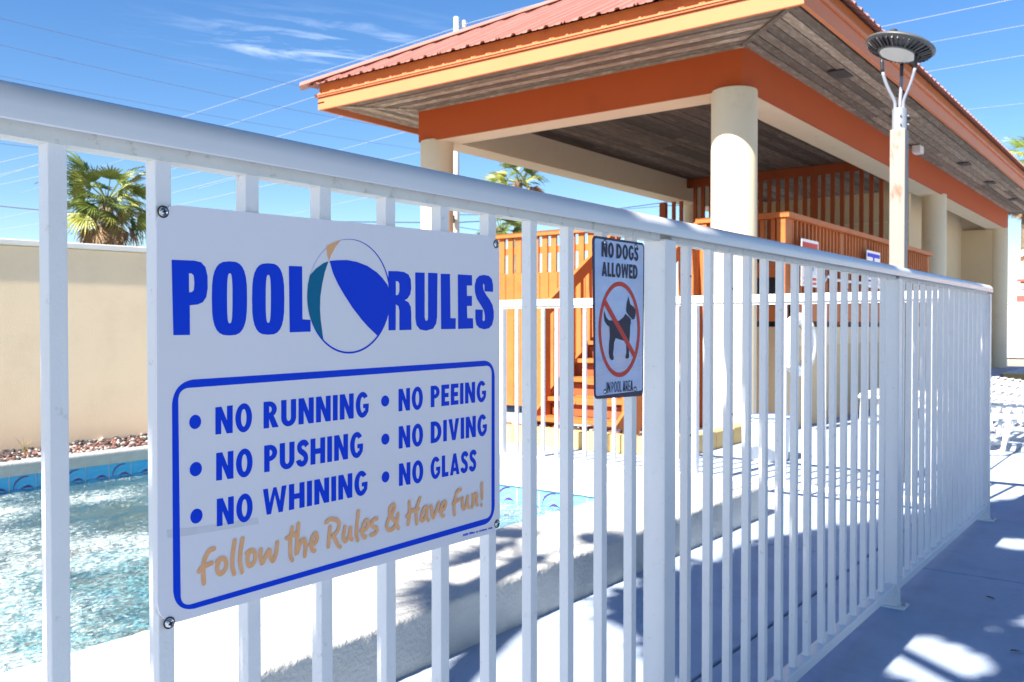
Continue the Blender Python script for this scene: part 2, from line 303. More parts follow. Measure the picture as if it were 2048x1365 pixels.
SD['ring'] = [[[760.51, 1151.37], [760.89, 1151.19]], [[763.75, 1156.95], [764.1, 1156.74]], [[767.42, 1162.26], [767.75, 1162.02]], [[771.52, 1167.26], [771.83,
1166.99]], [[776.01, 1171.91], [776.29, 1171.62]], [[780.87, 1176.18], [781.12, 1175.86]], [[786.07, 1180.04], [786.29, 1179.7]], [[791.58, 1183.45],
[791.77, 1183.09]], [[797.35, 1186.38], [797.51, 1186.0]], [[803.36, 1188.82], [803.48, 1188.42]], [[809.56, 1190.72], [809.64, 1190.32]], [[815.9,
1192.08], [815.95, 1191.58]], [[822.35, 1192.88], [822.35, 1192.28]], [[828.85, 1193.09], [828.78, 1192.4]], [[835.35, 1192.73], [835.2, 1191.95]],
[[841.81, 1191.77], [841.55, 1190.9]], [[848.17, 1190.21], [847.79, 1189.28]], [[854.38, 1188.08], [853.87, 1187.08]], [[860.39, 1185.36], [859.73,
1184.32]], [[866.14, 1182.09], [865.32, 1181.01]], [[871.6, 1178.27], [870.6, 1177.18]], [[876.69, 1173.94], [875.52, 1172.85]], [[881.39, 1169.13],
[880.03, 1168.06]], [[885.65, 1163.87], [884.1, 1162.85]], [[889.42, 1158.21], [887.68, 1157.25]], [[892.68, 1152.18], [890.75, 1151.32]], [[895.38,
1145.85], [893.28, 1145.1]], [[897.51, 1139.26], [895.34, 1138.67]], [[899.04, 1132.47], [896.82, 1132.06]], [[899.95, 1125.54], [897.71, 1125.3]],
[[900.24, 1118.53], [897.99, 1118.47]], [[899.91, 1111.5], [897.61, 1111.62]], [[898.95, 1104.52], [896.62, 1104.83]], [[897.39, 1097.64], [895.05,
1098.14]], [[895.22, 1090.93], [892.89, 1091.63]], [[892.47, 1084.43], [890.19, 1085.34]], [[889.18, 1078.22], [886.96, 1079.32]], [[885.37, 1072.34],
[883.24, 1073.63]], [[881.07, 1066.83], [879.06, 1068.31]], [[876.34, 1061.75], [874.46, 1063.4]], [[871.2, 1057.13], [869.48, 1058.94]], [[865.72,
1053.0], [864.18, 1054.95]], [[859.94, 1049.4], [858.59, 1051.48]], [[853.9, 1046.34], [852.76, 1048.53]], [[847.66, 1043.85], [846.74, 1046.13]],
[[841.28, 1041.95], [840.59, 1044.29]], [[834.81, 1040.63], [834.34, 1043.01]], [[828.29, 1039.9], [828.06, 1042.3]], [[821.78, 1039.76], [821.79,
1042.16]], [[815.33, 1040.2], [815.57, 1042.57]], [[808.98, 1041.21], [809.44, 1043.54]], [[802.79, 1042.78], [803.46, 1045.04]], [[796.79, 1044.89],
[797.67, 1047.06]], [[791.03, 1047.52], [792.09, 1049.58]], [[785.54, 1050.63], [786.78, 1052.58]], [[780.36, 1054.21], [781.76, 1056.02]], [[775.53,
1058.23], [777.06, 1059.89]], [[771.07, 1062.64], [772.72, 1064.16]], [[767.01, 1067.43], [768.76, 1068.78]], [[763.38, 1072.54], [764.76, 1073.44]],
[[760.19, 1077.96], [761.47, 1078.65]], [[757.47, 1083.62], [758.62, 1084.13]], [[755.23, 1089.51], [756.22, 1089.86]], [[753.47, 1095.57], [754.3,
1095.8]], [[752.22, 1101.78], [752.87, 1101.9]], [[751.48, 1108.07], [751.94, 1108.12]], [[751.26, 1114.43], [751.51, 1114.43]], [[751.54, 1120.79],
[751.77, 1120.78]], [[752.34, 1127.13], [752.56, 1127.1]], [[753.64, 1133.4], [753.86, 1133.35]], [[755.45, 1139.55], [755.66, 1139.49]], [[757.74,
1145.56], [757.95, 1145.48]], [[760.51, 1151.37], [760.71, 1151.27]]]
SD['words'] = [['NO', [615.7, 950.94], [666.48, 950.51], [615.88, 982.49], [666.66, 984.29]], ['RUNNING', [683.2, 951.72], [858.05, 952.53], [683.37, 984.16],
[858.17, 986.59]], ['NO', [616.48, 897.36], [667.08, 896.6], [616.67, 929.45], [667.25, 929.95]], ['PUSHING', [683.83, 898.39], [847.18, 898.81],
[684.0, 930.89], [847.29, 932.96]], ['NO', [616.99, 844.15], [666.79, 842.72], [617.18, 876.06], [666.97, 876.09]], ['WHINING', [681.75, 845.89],
[855.39, 846.29], [681.91, 877.89], [855.5, 879.26]], ['NO', [915.9, 955.23], [966.72, 955.03], [915.99, 987.06], [966.8, 988.18]], ['PEEING',
[983.64, 956.23], [1114.61, 956.41], [983.71, 987.9], [1114.63, 989.58]], ['NO', [916.17, 901.97], [967.04, 901.29], [916.26, 933.85], [967.12,
933.88]], ['DIVING', [983.53, 902.6], [1116.67, 901.97], [983.6, 934.6], [1116.69, 935.88]], ['NO', [916.44, 848.63], [967.36, 847.46], [916.53,
880.56], [967.44, 880.1]], ['GLASS', [982.97, 848.97], [1089.74, 848.74], [983.04, 881.0], [1089.77, 882.18]]]
SD['bul'] = [[[589.59, 967.86], [597.24, 968.23], [589.64, 975.99]], [[590.05, 914.26], [597.97, 914.32], [590.1, 922.41]], [[590.51, 860.78], [598.44, 860.5],
[590.56, 869.18]], [[889.5, 971.86], [897.54, 972.2], [889.52, 979.62]], [[889.73, 918.36], [897.79, 918.43], [889.76, 926.13]], [[889.97, 865.35],
[897.63, 865.16], [890.0, 873.13]]]
SD['frame'] = [[[560.71, 1015.72], [1136.89, 1022.08], [1136.76, 759.65], [560.79, 755.92]], [[568.45, 1006.67], [1128.88, 1013.38], [1128.21, 768.78], [570.2,
762.03]]]
SD['hand'] = [[[613.06, 819.01], [607.89, 818.5], [603.75, 814.37], [600.14, 807.93], [598.58, 801.08], [598.84, 793.85], [599.48, 782.04]], [[593.5, 797.26],
[597.05, 800.51], [603.17, 801.9], [609.86, 803.19]], [[617.13, 803.47], [621.34, 805.78], [626.09, 804.8], [629.25, 800.02], [628.68, 793.72],
[625.47, 789.37], [620.71, 788.13], [617.59, 792.46], [617.63, 798.82], [621.34, 805.33]], [[641.19, 822.97], [638.4, 807.34], [637.78, 793.61],
[639.89, 783.9]], [[652.34, 823.18], [649.3, 809.78], [648.45, 795.98], [651.02, 783.78]], [[658.1, 804.28], [662.58, 806.66], [666.5, 806.35],
[670.09, 801.85], [669.83, 794.33], [665.85, 789.5], [661.36, 789.04], [659.16, 793.74], [659.53, 801.17], [663.14, 806.55]], [[678.42, 804.92],
[677.81, 798.38], [680.05, 787.92], [684.7, 794.11], [690.55, 802.51], [692.26, 794.48], [695.74, 787.5], [700.49, 794.73], [702.94, 809.25]],
[[725.93, 823.05], [723.43, 811.71], [722.74, 796.11], [723.32, 788.13], [725.74, 782.21]], [[717.34, 811.38], [724.05, 813.07], [730.81, 814.27]],
[[735.83, 826.24], [733.88, 807.77], [732.55, 788.22], [737.57, 799.12], [742.6, 805.12], [745.74, 803.53], [746.97, 795.29], [745.65, 783.56]],
[[753.32, 796.56], [761.66, 796.45], [766.21, 801.65], [764.94, 807.97], [761.71, 808.56], [757.19, 803.36], [755.87, 795.56], [757.77, 789.15],
[761.62, 786.87]], [[781.16, 820.25], [786.82, 823.08], [796.81, 821.36], [803.28, 815.84], [802.53, 808.25], [797.45, 802.57], [792.43, 800.75],
[797.42, 793.78], [801.72, 786.34], [805.34, 783.42]], [[787.92, 813.06], [786.02, 801.4], [784.84, 787.99]], [[813.92, 808.42], [810.94, 797.86],
[811.21, 792.26], [814.88, 789.34], [820.82, 794.91], [823.83, 805.53]], [[823.83, 805.53], [823.79, 794.35], [825.71, 789.51]], [[837.9, 825.59],
[835.1, 805.77], [834.3, 793.52], [836.54, 786.33]], [[841.91, 798.33], [851.13, 798.36], [856.58, 804.24], [855.04, 809.65], [850.39, 809.88],
[845.75, 802.74], [844.95, 793.81], [848.78, 787.98], [851.09, 788.12]], [[872.31, 809.55], [866.77, 809.35], [862.04, 804.42], [865.17, 799.28],
[871.48, 797.0], [872.26, 792.24], [867.5, 789.07], [861.21, 789.09]], [[914.67, 788.66], [908.03, 799.9], [898.15, 811.0], [898.18, 820.38], [904.78,
824.03], [907.25, 820.1], [903.09, 812.53], [894.85, 804.52], [891.57, 795.73], [894.81, 789.89], [903.03, 789.58], [911.35, 796.95], [913.89,
809.55]], [[937.19, 822.5], [937.68, 811.6], [937.66, 801.98], [934.19, 790.56]], [[959.55, 825.11], [952.47, 811.62], [951.56, 799.64], [952.41,
788.56]], [[931.64, 802.4], [942.0, 808.49], [955.98, 809.84]], [[976.51, 808.97], [968.42, 809.05], [962.15, 797.85], [963.03, 790.98], [970.18,
794.04], [974.7, 805.57]], [[974.7, 805.57], [973.78, 794.66], [977.38, 789.12]], [[983.78, 809.04], [985.58, 797.61], [988.68, 790.89], [993.85,
799.97], [1000.36, 811.39]], [[1002.2, 798.6], [1012.51, 800.68], [1016.31, 808.89], [1012.53, 810.74], [1006.88, 806.61], [1005.0, 798.14], [1007.79,
791.4], [1011.55, 790.14]], [[1051.15, 824.01], [1043.29, 822.59], [1038.4, 813.09], [1035.46, 799.51], [1036.42, 787.87]], [[1032.57, 805.06],
[1041.31, 807.53], [1047.19, 809.18]], [[1055.48, 810.48], [1055.47, 800.16], [1058.04, 792.65], [1064.04, 798.81], [1068.07, 811.16]], [[1068.07,
811.16], [1067.05, 800.93], [1070.06, 793.3]], [[1080.23, 811.94], [1081.24, 798.7], [1078.17, 791.99]], [[1080.22, 801.48], [1086.37, 811.03],
[1090.49, 810.41], [1089.45, 801.36], [1091.51, 793.8]], [[1102.97, 826.43], [1102.96, 813.85], [1102.95, 802.58]], [[1101.27, 792.91], [1101.48,
791.82]]]
SD['scr'] = [[551.36, 1201.35], [1140.6, 1209.73], [1143.03, 755.04], [555.64, 748.33]]
SD['tape'] = [[553.18, 852.11], [583.63, 848.93], [618.38, 847.01], [674.23, 845.17], [675.68, 836.95], [643.52, 837.24], [610.14, 839.44], [578.4, 840.61],
[554.36, 842.82]]
SD['dplate'] = [[1434.76, 1247.93], [1634.9, 1247.86], [1631.07, 933.92], [1442.68, 938.79]]
SD['dinner'] = [[1440.86, 1243.05], [1629.85, 1243.19], [1626.53, 945.4], [1446.13, 944.45]]
SD['dwords'] = [['NO DOGS', [1465.46, 1210.02], [1607.92, 1209.38], [1465.38, 1238.63], [1607.8, 1238.76]], ['ALLOWED', [1466.58, 1172.95], [1605.21, 1172.5],
[1466.5, 1200.01], [1605.09, 1201.3]], ['IN POOL AREA', [1485.16, 948.51], [1586.79, 946.79], [1485.1, 968.93], [1586.7, 968.17]]]
SD['dring'] = [[[1616.05, 1070.67], [1605.66, 1070.69]], [[1615.37, 1057.91], [1605.06, 1059.21]], [[1613.22, 1045.39], [1603.19, 1047.93]], [[1609.65, 1033.34],
[1600.08, 1037.09]], [[1604.74, 1022.0], [1595.8, 1026.87]], [[1598.58, 1011.58], [1590.42, 1017.46]], [[1591.3, 1002.26], [1584.06, 1009.04]],
[[1583.04, 994.19], [1576.85, 1001.74]], [[1573.97, 987.53], [1568.91, 995.7]], [[1564.25, 982.37], [1560.4, 991.0]], [[1554.08, 978.78], [1551.48,
987.71]], [[1543.63, 976.81], [1542.31, 985.88]], [[1533.09, 976.46], [1533.06, 985.52]], [[1522.65, 977.73], [1523.87, 986.62]], [[1512.47, 980.57],
[1514.91, 989.14]], [[1502.73, 984.91], [1506.32, 993.03]], [[1493.58, 990.65], [1498.25, 998.19]], [[1485.16, 997.69], [1490.81, 1004.53]], [[1477.6,
1005.9], [1484.12, 1011.95]], [[1471.01, 1015.13], [1478.29, 1020.3]], [[1465.48, 1025.24], [1473.39, 1029.46]], [[1461.09, 1036.05], [1469.5,
1039.26]], [[1457.9, 1047.39], [1466.67, 1049.55]], [[1455.95, 1059.1], [1464.95, 1060.17]], [[1455.28, 1070.98], [1464.35, 1070.96]], [[1455.89,
1082.85], [1464.88, 1081.74]], [[1457.76, 1094.54], [1466.55, 1092.35]], [[1460.89, 1105.86], [1469.31, 1102.62]], [[1465.21, 1116.64], [1473.14,
1112.4]], [[1470.67, 1126.7], [1477.98, 1121.51]], [[1477.2, 1135.89], [1483.76, 1129.83]], [[1484.71, 1144.04], [1490.39, 1137.2]], [[1493.07,
1151.03], [1497.78, 1143.5]], [[1502.16, 1156.72], [1505.8, 1148.61]], [[1511.86, 1161.0], [1514.35, 1152.45]], [[1521.99, 1163.79], [1523.28,
1154.93]], [[1532.41, 1165.02], [1532.44, 1155.99]], [[1542.93, 1164.63], [1541.69, 1155.6]], [[1553.37, 1162.63], [1550.85, 1153.74]], [[1563.56,
1159.02], [1559.78, 1150.43]], [[1573.29, 1153.84], [1568.31, 1145.72]], [[1582.41, 1147.16], [1576.29, 1139.66]], [[1590.72, 1139.09], [1583.55,
1132.35]], [[1598.07, 1129.76], [1589.97, 1123.93]], [[1604.32, 1119.34], [1595.42, 1114.52]], [[1609.33, 1108.0], [1599.79, 1104.3]], [[1613.0,
1095.96], [1602.99, 1093.45]], [[1615.25, 1083.44], [1604.96, 1082.18]], [[1616.05, 1070.67], [1605.66, 1070.69]]]
SD['dslash'] = [[1470.29, 1122.06], [1481.51, 1128.72], [1598.99, 1020.44], [1587.64, 1014.53]]
SD['ddog'] = [[1556.59, 1101.8], [1567.67, 1096.93], [1579.43, 1090.89], [1577.2, 1087.52], [1578.9, 1083.89], [1576.11, 1079.69], [1574.51, 1060.14], [1571.8,
1040.63], [1570.75, 1023.91], [1571.9, 1015.51], [1568.01, 1012.27], [1558.59, 1012.53], [1556.92, 1015.9], [1560.75, 1024.14], [1559.55, 1048.59],
[1548.57, 1048.44], [1534.98, 1050.8], [1518.89, 1053.7], [1512.55, 1044.25], [1511.01, 1030.7], [1508.93, 1022.6], [1512.12, 1015.73], [1510.02,
1011.44], [1501.61, 1011.42], [1496.37, 1014.81], [1492.69, 1025.68], [1493.68, 1041.82], [1496.75, 1057.96], [1495.13, 1075.48], [1484.75, 1080.04],
[1477.02, 1087.5], [1474.44, 1098.15], [1475.94, 1106.71], [1479.55, 1100.88], [1483.16, 1094.23], [1492.49, 1088.66], [1508.18, 1087.95], [1532.15,
1087.82], [1548.39, 1094.81]]
SD['dhead'] = [[1568.62, 1137.57], [1572.56, 1128.48], [1576.5, 1121.03], [1590.05, 1116.25], [1596.89, 1110.74], [1598.06, 1104.56], [1596.38, 1098.05], [1592.99,
1092.39], [1586.2, 1090.09], [1573.25, 1096.42], [1560.44, 1105.18], [1559.86, 1112.93], [1560.93, 1121.27]]
SD['dwave'] = [[[1445.49, 997.76], [1474.7, 1008.73], [1505.8, 1014.55], [1543.25, 1012.96], [1587.64, 1015.66], [1627.93, 1023.18]], [[1445.51, 989.33], [1479.87,
995.18], [1521.75, 997.72], [1559.74, 1001.95], [1599.04, 1010.55], [1627.97, 1014.03]], [[1445.54, 977.99], [1474.79, 980.66], [1505.89, 987.44],
[1543.33, 991.45], [1587.74, 991.19], [1629.24, 993.95]], [[1445.58, 963.48], [1464.64, 970.47], [1490.26, 971.91], [1532.54, 979.51]]]
SD['dscr'] = [[1478.1, 1238.54], [1598.63, 1238.95], [1597.01, 949.89], [1480.0, 951.49]]
# ======================================================= ground and pool deck
D=.901; PW=.0195; SP=.1162
def plane(name,x0,x1,y0,y1,z,mt):
    return MB().add([(x0,y0,z),(x1,y0,z),(x1,y1,z),(x0,y1,z)],[(0,1,2,3)],mt).build(name)
g=MB()
# ground sheet with a hole where the pool is
gx0,gx1,gy0,gy1=-600,900,-600,900; hx0,hx1,hy0,hy1=-3.2,4.6,2.2,6.5
vs=[(gx0,gy0,-.06),(gx1,gy0,-.06),(gx1,gy1,-.06),(gx0,gy1,-.06),(hx0,hy0,-.06),(hx1,hy0,-.06),(hx1,hy1,-.06),(hx0,hy1,-.06)]
g.add(vs,[(0,1,5,4),(1,2,6,5),(2,3,7,6),(3,0,4,7)],GROUND); struct(g.build('ground'))
deck=sempty('pool_deck',(4,0,0))
SX=[-4.0,-1.22,1.53,4.28,7.03,9.78,12.6,15.4,18.2,21.2,25,30]
SY=[-9,-6,-3.4,-1.3,1.2,3.2]
JT=mat('expansion_joint',(.055,.05,.06),.9)
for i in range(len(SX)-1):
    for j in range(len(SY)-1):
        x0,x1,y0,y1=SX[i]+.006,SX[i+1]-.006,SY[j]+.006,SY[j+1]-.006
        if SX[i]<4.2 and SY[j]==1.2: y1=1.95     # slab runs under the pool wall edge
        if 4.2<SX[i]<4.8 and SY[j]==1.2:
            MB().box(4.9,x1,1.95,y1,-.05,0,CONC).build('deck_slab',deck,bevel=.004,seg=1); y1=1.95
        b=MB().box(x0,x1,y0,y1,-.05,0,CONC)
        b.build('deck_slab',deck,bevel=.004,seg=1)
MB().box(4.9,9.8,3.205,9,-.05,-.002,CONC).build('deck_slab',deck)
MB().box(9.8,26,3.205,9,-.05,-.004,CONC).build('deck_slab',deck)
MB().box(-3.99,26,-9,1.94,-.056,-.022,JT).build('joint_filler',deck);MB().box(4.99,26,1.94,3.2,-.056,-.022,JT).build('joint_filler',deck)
# ======================================================= pool
WL=-.02
pool=sempty('swimming_pool',(1,4.3,0))
def curb_mesh(x0,x1,y0,y1,z0,z1,mt,axis='x',seg=.012):
    # long wall with rounded, uneven edges: cross-section swept along x
    rnd=random.Random(3)
    r=.018; prof=[(y0,z0)]+[(y0,z0+(z1-r-z0)*k/7) for k in range(1,8)]
    for k in range(1,5):
        a=math.pi-math.pi/2*k/4; prof.append((y0+r+r*math.cos(a),z1-r+r*math.sin(a)))
    prof+=[(y0+(y1-y0)*k/8,z1) for k in range(1,8)]
    for k in range(0,5):
        a=math.pi/2-math.pi/2*k/4; prof.append((y1-r+r*math.cos(a),z1-r+r*math.sin(a)))
    prof.append((y1,z1-.09))
    return prof
from mathutils import noise
def sweep(prof,x0,x1,step,mt,name,parent,amp=.003,fs_=24,swap=False):
    n=int((x1-x0)/step);m=len(prof);vs=[];
    for i in range(n+1):
        x=x0+(x1-x0)*i/n
        for (y,z) in prof:
            q=noise.noise(Vector((x*fs_,y*fs_,z*fs_)))+.5*noise.noise(Vector((x*fs_*2.3,y*fs_*2.3,z*fs_*2.3+7)))
            q2=noise.noise(Vector((x*5,y*5,z*5+3)))
            dy=q*amp+q2*amp*.9; dz=q*amp*.8
            vs.append((x,y+dy,z+dz) if not swap else (y+dy,x,z+dz))
    fs=[(i*m+k,(i+1)*m+k,(i+1)*m+k+1,i*m+k+1) for i in range(n) for k in range(m-1)]
    b=MB().add(vs,fs,mt);return b.build(name,parent,smooth=True)
pr=curb_mesh(0,0,1.92,2.46,-.01,.18,CURB)
o=sweep(pr,.3,4.42,.011,CURB,'near_curb',pool); o['label']='white plastered raised edge nearest the fence'
MB().box(-3.4,.3,1.92,2.46,-.01,.18,CURB).build('near_curb',pool)
# end curb (x 4.4..4.95) and far coping
pe=curb_mesh(0,0,4.42,4.95,-.01,.18,CURB)
pe=[(9.37-y,z) for y,z in pe]
sweep(pe,2.0,6.8,.03,CURB,'end_curb',pool,swap=True)
MB().box(4.42,4.95,1.921,2.01,-.01,.179,CURB).build('end_curb',pool,bevel=.015)
cp=MB()
pc=[(6.22,.085),(6.215,.10),(6.20,.13),(6.195,.165),(6.205,.18),(6.26,.184),(6.5,.184),(6.5,.0)]
sweep([(y,z) for y,z in pc],-3.2,4.42,.03,COPE,'far_coping',pool,amp=.002)
# basin
bs=MB()
bs.box(-3.3,-3.2,2.3,6.4,-.75,.1,POOLF); bs.box(-3.2,4.6,2.2,2.45,-.75,.09,POOLF); bs.box(4.45,4.6,2.3,6.4,-.75,.09,POOLF)
bs.box(-3.2,4.6,6.245,6.4,-.75,.09,POOLF); bs.box(-3.2,4.6,2.3,6.4,-.8,-.52,POOLF)
bs.box(-3.2,1.9,2.45,3.5,-.52,-.22,POOLF)
bs.build('basin',pool)
# tiles with leaping dolphins
def tile_mesh(kind,base):
    b=MB(); w=.164;h=.118
    vs=[(0,0,0),(w,0,0),(w,0,h),(0,0,h),(0,.006,0),(w,.006,0),(w,.006,h),(0,.006,h)]
    b.add(vs,[(0,1,2,3),(0,4,5,1),(3,2,6,7),(0,3,7,4),(1,5,6,2)],base)
    def strip(pts,ws,mt,yo=-.0006):
        L=[];
        for i,p in enumerate(pts):
            a=pts[max(i-1,0)];c=pts[min(i+1,len(pts)-1)];dx,dz=c[0]-a[0],c[1]-a[1];l=math.hypot(dx,dz) or 1
            nx,nz=-dz/l,dx/l;q=ws[i]/2
            L+=[(p[0]+nx*q,yo,p[1]+nz*q),(p[0]-nx*q,yo,p[1]-nz*q)]
        b.add(L,[(2*i,2*i+1,2*i+3,2*i+2) for i in range(len(pts)-1)],mt)
    if kind:
        pts=[];ws=[]
        for k in range(9):
            a=R(185-k*13.5);pts.append((.105+.085*math.cos(a),.028+.078*math.sin(a)));ws.append([.003,.006,.009,.012,.014,.013,.011,.009,.003][k])
        strip(pts,ws,DOLPH);strip([(.028,.088),(.036,.082),(.044,.085)],[.002,.008,.002],DOLPH,-.0008)
    strip([(.07+.08*k/6,.024+.014*math.sin(math.pi*k/6)) for k in range(7)],[.003,.010,.016,.020,.016,.010,.003],DOLPH,-.0007)
    strip([(.045+.09*k/8,.030+.022*math.sin(math.pi*k/8)) for k in range(9)],[.0018]*9,DOLPHL,-.0005)
    strip([(.0+.164*k/8,.020+.006*math.sin(6.3*k/8)) for k in range(9)],[.004]*9,DOLPH,-.0004)
    return b.mesh('tile')
T=[tile_mesh(0,TILE),tile_mesh(1,TILE)];TL=[tile_mesh(0,TILEL),tile_mesh(1,TILEL)]
MB().box(-3.2,4.45,6.238,6.245,-.1,.088,GROUT).build('grout_bed',pool)
MB().box(4.438,4.45,2.46,6.24,-.1,.088,GROUT).build('grout_bed',pool)
k=0;x=1.85
while x<4.40-.16:
    inst(T[k%2],'tile',(x,6.2335,-.034),pool);x+=.172;k+=1
y=2.47;k=0
while y<6.05:
    inst(TL[k%2],'tile',(4.4345,y+.164,-.034),pool,rot=(0,0,R(-90)));y+=.172;k+=1
# water: clear rippled sheet, pale streaks painted in for bubbles and sunlit ripples
wm=bpy.data.materials.new('pool_water');wm.use_nodes=True;n=wm.node_tree;n.nodes.clear()
tcw=nd(n,'ShaderNodeTexCoord');ow=nd(n,'ShaderNodeOutputMaterial')
tr=nd(n,'ShaderNodeBsdfTransparent');tr.inputs[0].default_value=(.60,.86,.93,1)
gl=nd(n,'ShaderNodeBsdfGlossy');gl.inputs['Roughness'].default_value=.05;gl.inputs[0].default_value=(1,1,1,1)
mpw=nd(n,'ShaderNodeMapping');mpw.inputs['Scale'].default_value=(1,1.7,1);mpw.inputs['Rotation'].default_value=(0,0,R(-25));n.links.new(tcw.outputs['Object'],mpw.inputs[0])
n1=nd(n,'ShaderNodeTexNoise');n1.inputs['Scale'].default_value=9;n1.inputs['Detail'].default_value=5;n1.inputs['Distortion'].default_value=1.2;n.links.new(mpw.outputs[0],n1.inputs['Vector'])
bw=nd(n,'ShaderNodeBump');bw.inputs['Distance'].default_value=.035;bw.inputs['Strength'].default_value=1;n.links.new(n1.outputs['Fac'],bw.inputs['Height']);n.links.new(bw.outputs[0],gl.inputs['Normal'])
fr=nd(n,'ShaderNodeFresnel');fr.inputs[0].default_value=1.33;n.links.new(bw.outputs[0],fr.inputs['Normal'])
m1_=nd(n,'ShaderNodeMixShader');n.links.new(mth(n,'MINIMUM',mth(n,'MULTIPLY',fr.outputs[0],1.3),1.0),m1_.inputs[0]);n.links.new(tr.outputs[0],m1_.inputs[1]);n.links.new(gl.outputs[0],m1_.inputs[2])
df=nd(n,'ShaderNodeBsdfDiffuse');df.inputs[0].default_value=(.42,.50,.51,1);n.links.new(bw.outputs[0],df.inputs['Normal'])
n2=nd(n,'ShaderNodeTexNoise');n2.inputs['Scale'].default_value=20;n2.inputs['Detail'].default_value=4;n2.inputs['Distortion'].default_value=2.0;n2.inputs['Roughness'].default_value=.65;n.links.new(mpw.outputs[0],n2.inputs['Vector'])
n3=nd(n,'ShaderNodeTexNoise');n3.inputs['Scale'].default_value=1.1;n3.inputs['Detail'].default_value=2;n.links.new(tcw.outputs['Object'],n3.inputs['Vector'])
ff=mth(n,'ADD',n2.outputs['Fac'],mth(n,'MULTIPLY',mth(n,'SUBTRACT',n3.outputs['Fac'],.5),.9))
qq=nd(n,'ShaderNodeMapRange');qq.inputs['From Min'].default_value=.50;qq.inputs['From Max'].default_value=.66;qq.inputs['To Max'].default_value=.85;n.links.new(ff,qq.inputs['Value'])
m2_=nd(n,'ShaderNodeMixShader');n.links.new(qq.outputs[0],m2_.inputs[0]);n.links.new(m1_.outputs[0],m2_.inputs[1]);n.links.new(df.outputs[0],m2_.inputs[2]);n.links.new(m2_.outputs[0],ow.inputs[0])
wb=MB();nx,ny=150,90
vs=[]
for i in range(nx+1):
    for j in range(ny+1):
        x=-3.2+7.64*i/nx;y=2.452+3.785*j/ny
        vs.append((x,y,WL+.010*noise.noise(Vector((x*3,y*4.5,0)))+.004*noise.noise(Vector((x*9,y*11,5)))))
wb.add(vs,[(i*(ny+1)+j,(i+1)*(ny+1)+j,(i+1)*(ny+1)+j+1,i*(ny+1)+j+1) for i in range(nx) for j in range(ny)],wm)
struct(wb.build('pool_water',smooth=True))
# planting strip behind the far coping, garden wall
def gz(x): return .13+.035*max(0,min(3,x-2.2))
st=MB();rnd=random.Random(5)
st.add([(-3.2,6.5,.12),(4.9,6.42,.15),(4.9,6.44,.22),(-3.2,7.6,.14)],[(0,1,2,3)],MULCH)
struct(st.build('gravel_bed'))
gs=MB()
for i in range(1900):
    x=rnd.uniform(1.6,5.0);yw=6.6-(x-3.3)*.167;y=rnd.uniform(6.26,yw);t=(y-6.26)/.36
    if x<3.0 and rnd.random()>.35+ (x-2.2): continue
    z=.185+max(0,(x-2.75))*.065*t+rnd.uniform(-.005,.01)
    c=rnd.random();pale=STONE1 if c<.26 else (STONE2 if (c<.72 and t<.62) else STONE3)
    gs.ball((x,y,z),rnd.uniform(.006,.017),pale,1,(1.2,1,.75),.25,rnd)
o=gs.build('gravel');o['kind']='stuff'
gw=thing('garden_wall',(2,6.75,0),'long plain cream stucco wall with white cap behind the pool','wall')
gw.location=(3.3,6.6,0)
for nm,bb,mt_ in (('wall_face',(-8,1.75,0,.18,-.05,1.655),POOLWALL),('wall_cap',(-8.02,1.77,-.02,.20,1.657,1.70),CAPW)):
    o=MB().box(*bb,mt_).build(nm,bevel=.006);o.parent=gw
gw.rotation_euler=(0,0,R(-9.5))
def tuft(x,y,z,n,h,seed,label):
    rr=random.Random(seed);b=MB()
    for i in range(n):
        a=rr.uniform(0,6.28);l=h*rr.uniform(.5,1.1);w=.003;dx,dy=math.cos(a),math.sin(a);lean=rr.uniform(.1,1.0)
        pts=[(x+dx*l*lean*(t**1.7)*.8,y+dy*l*lean*.25*t,z+l*(t-.45*lean*t*t*t)) for t in (0,.33,.66,1)]
        b.tube(pts,[w,w*.8,w*.6,w*.2],STRAW,4)
    tagm(b.build('grass_tuft'),label,'dry grass')
tuft(2.86,6.36,.18,13,.17,1,'straggly dry grass tuft sprouting at the foot of the cream wall behind the pool')
tuft(3.02,6.33,.18,6,.09,2,'tiny dry grass sprig beside the straggly tuft behind the pool')
# ======================================================= near fence
fence=thing('metal_fence',(3,D,0),'white metal picket fence running past the camera and carrying both signs','fence')
YC=D+PW/2
pm=MB().box(0,PW,0,PW,.075,1.262,WHITE).mesh('picket')
def bevel_o(o,w=.0012,s=2):
    b=o.modifiers.new('bevel','BEVEL');b.width=w;b.segments=s;b.limit_method='ANGLE';return o
x0=3.698*SP
xs=[x0+SP*n for n in range(-9,11)]
xs+=[1.845+SP*n for n in range(15)]
xs+=[3.606+.052+.085+SP*n for n in range(17)]
for i,x in enumerate(xs):
    if x>5.50: continue
    o=inst(pm,'picket',(x+random.uniform(-.0008,.0008),D,0),fence);bevel_o(o);o.rotation_euler=(0,R(random.uniform(-.10,.10)),0)
    if i==28: o.rotation_euler=(0,R(-1.0),0);o.location=(x+.019,D,0);o['label']='bent picket leaning to one side'
for (x,lab) in ((1.703,None),(3.606,None),(5.548,None),(-.62,None)):
    p=MB().box(x,x+.052,D-.0165,D+.0355,0.006,1.262,WHITE).build('post',fence,bevel=.003)
    q=MB().box(x-.014,x+.066,D-.045,D+.064,0.0,.006,WHITE)
    qo=q.build('base_plate',fence)
    for dx,dy in ((.026,-.034),(.026,.053)):
        MB().lathe([(.008,0),(.008,.007),(.005,.011)],(x+dx,D+dy,.006),GALV,8).build('anchor_bolt',qo)
prof=[(-.031,0),(-.029,-.0015),(-.027,0.0),(-.0265,.003),(.0265,.003),(.027,0),(.029,-.0015),(.031,0),(.0315,.014)]
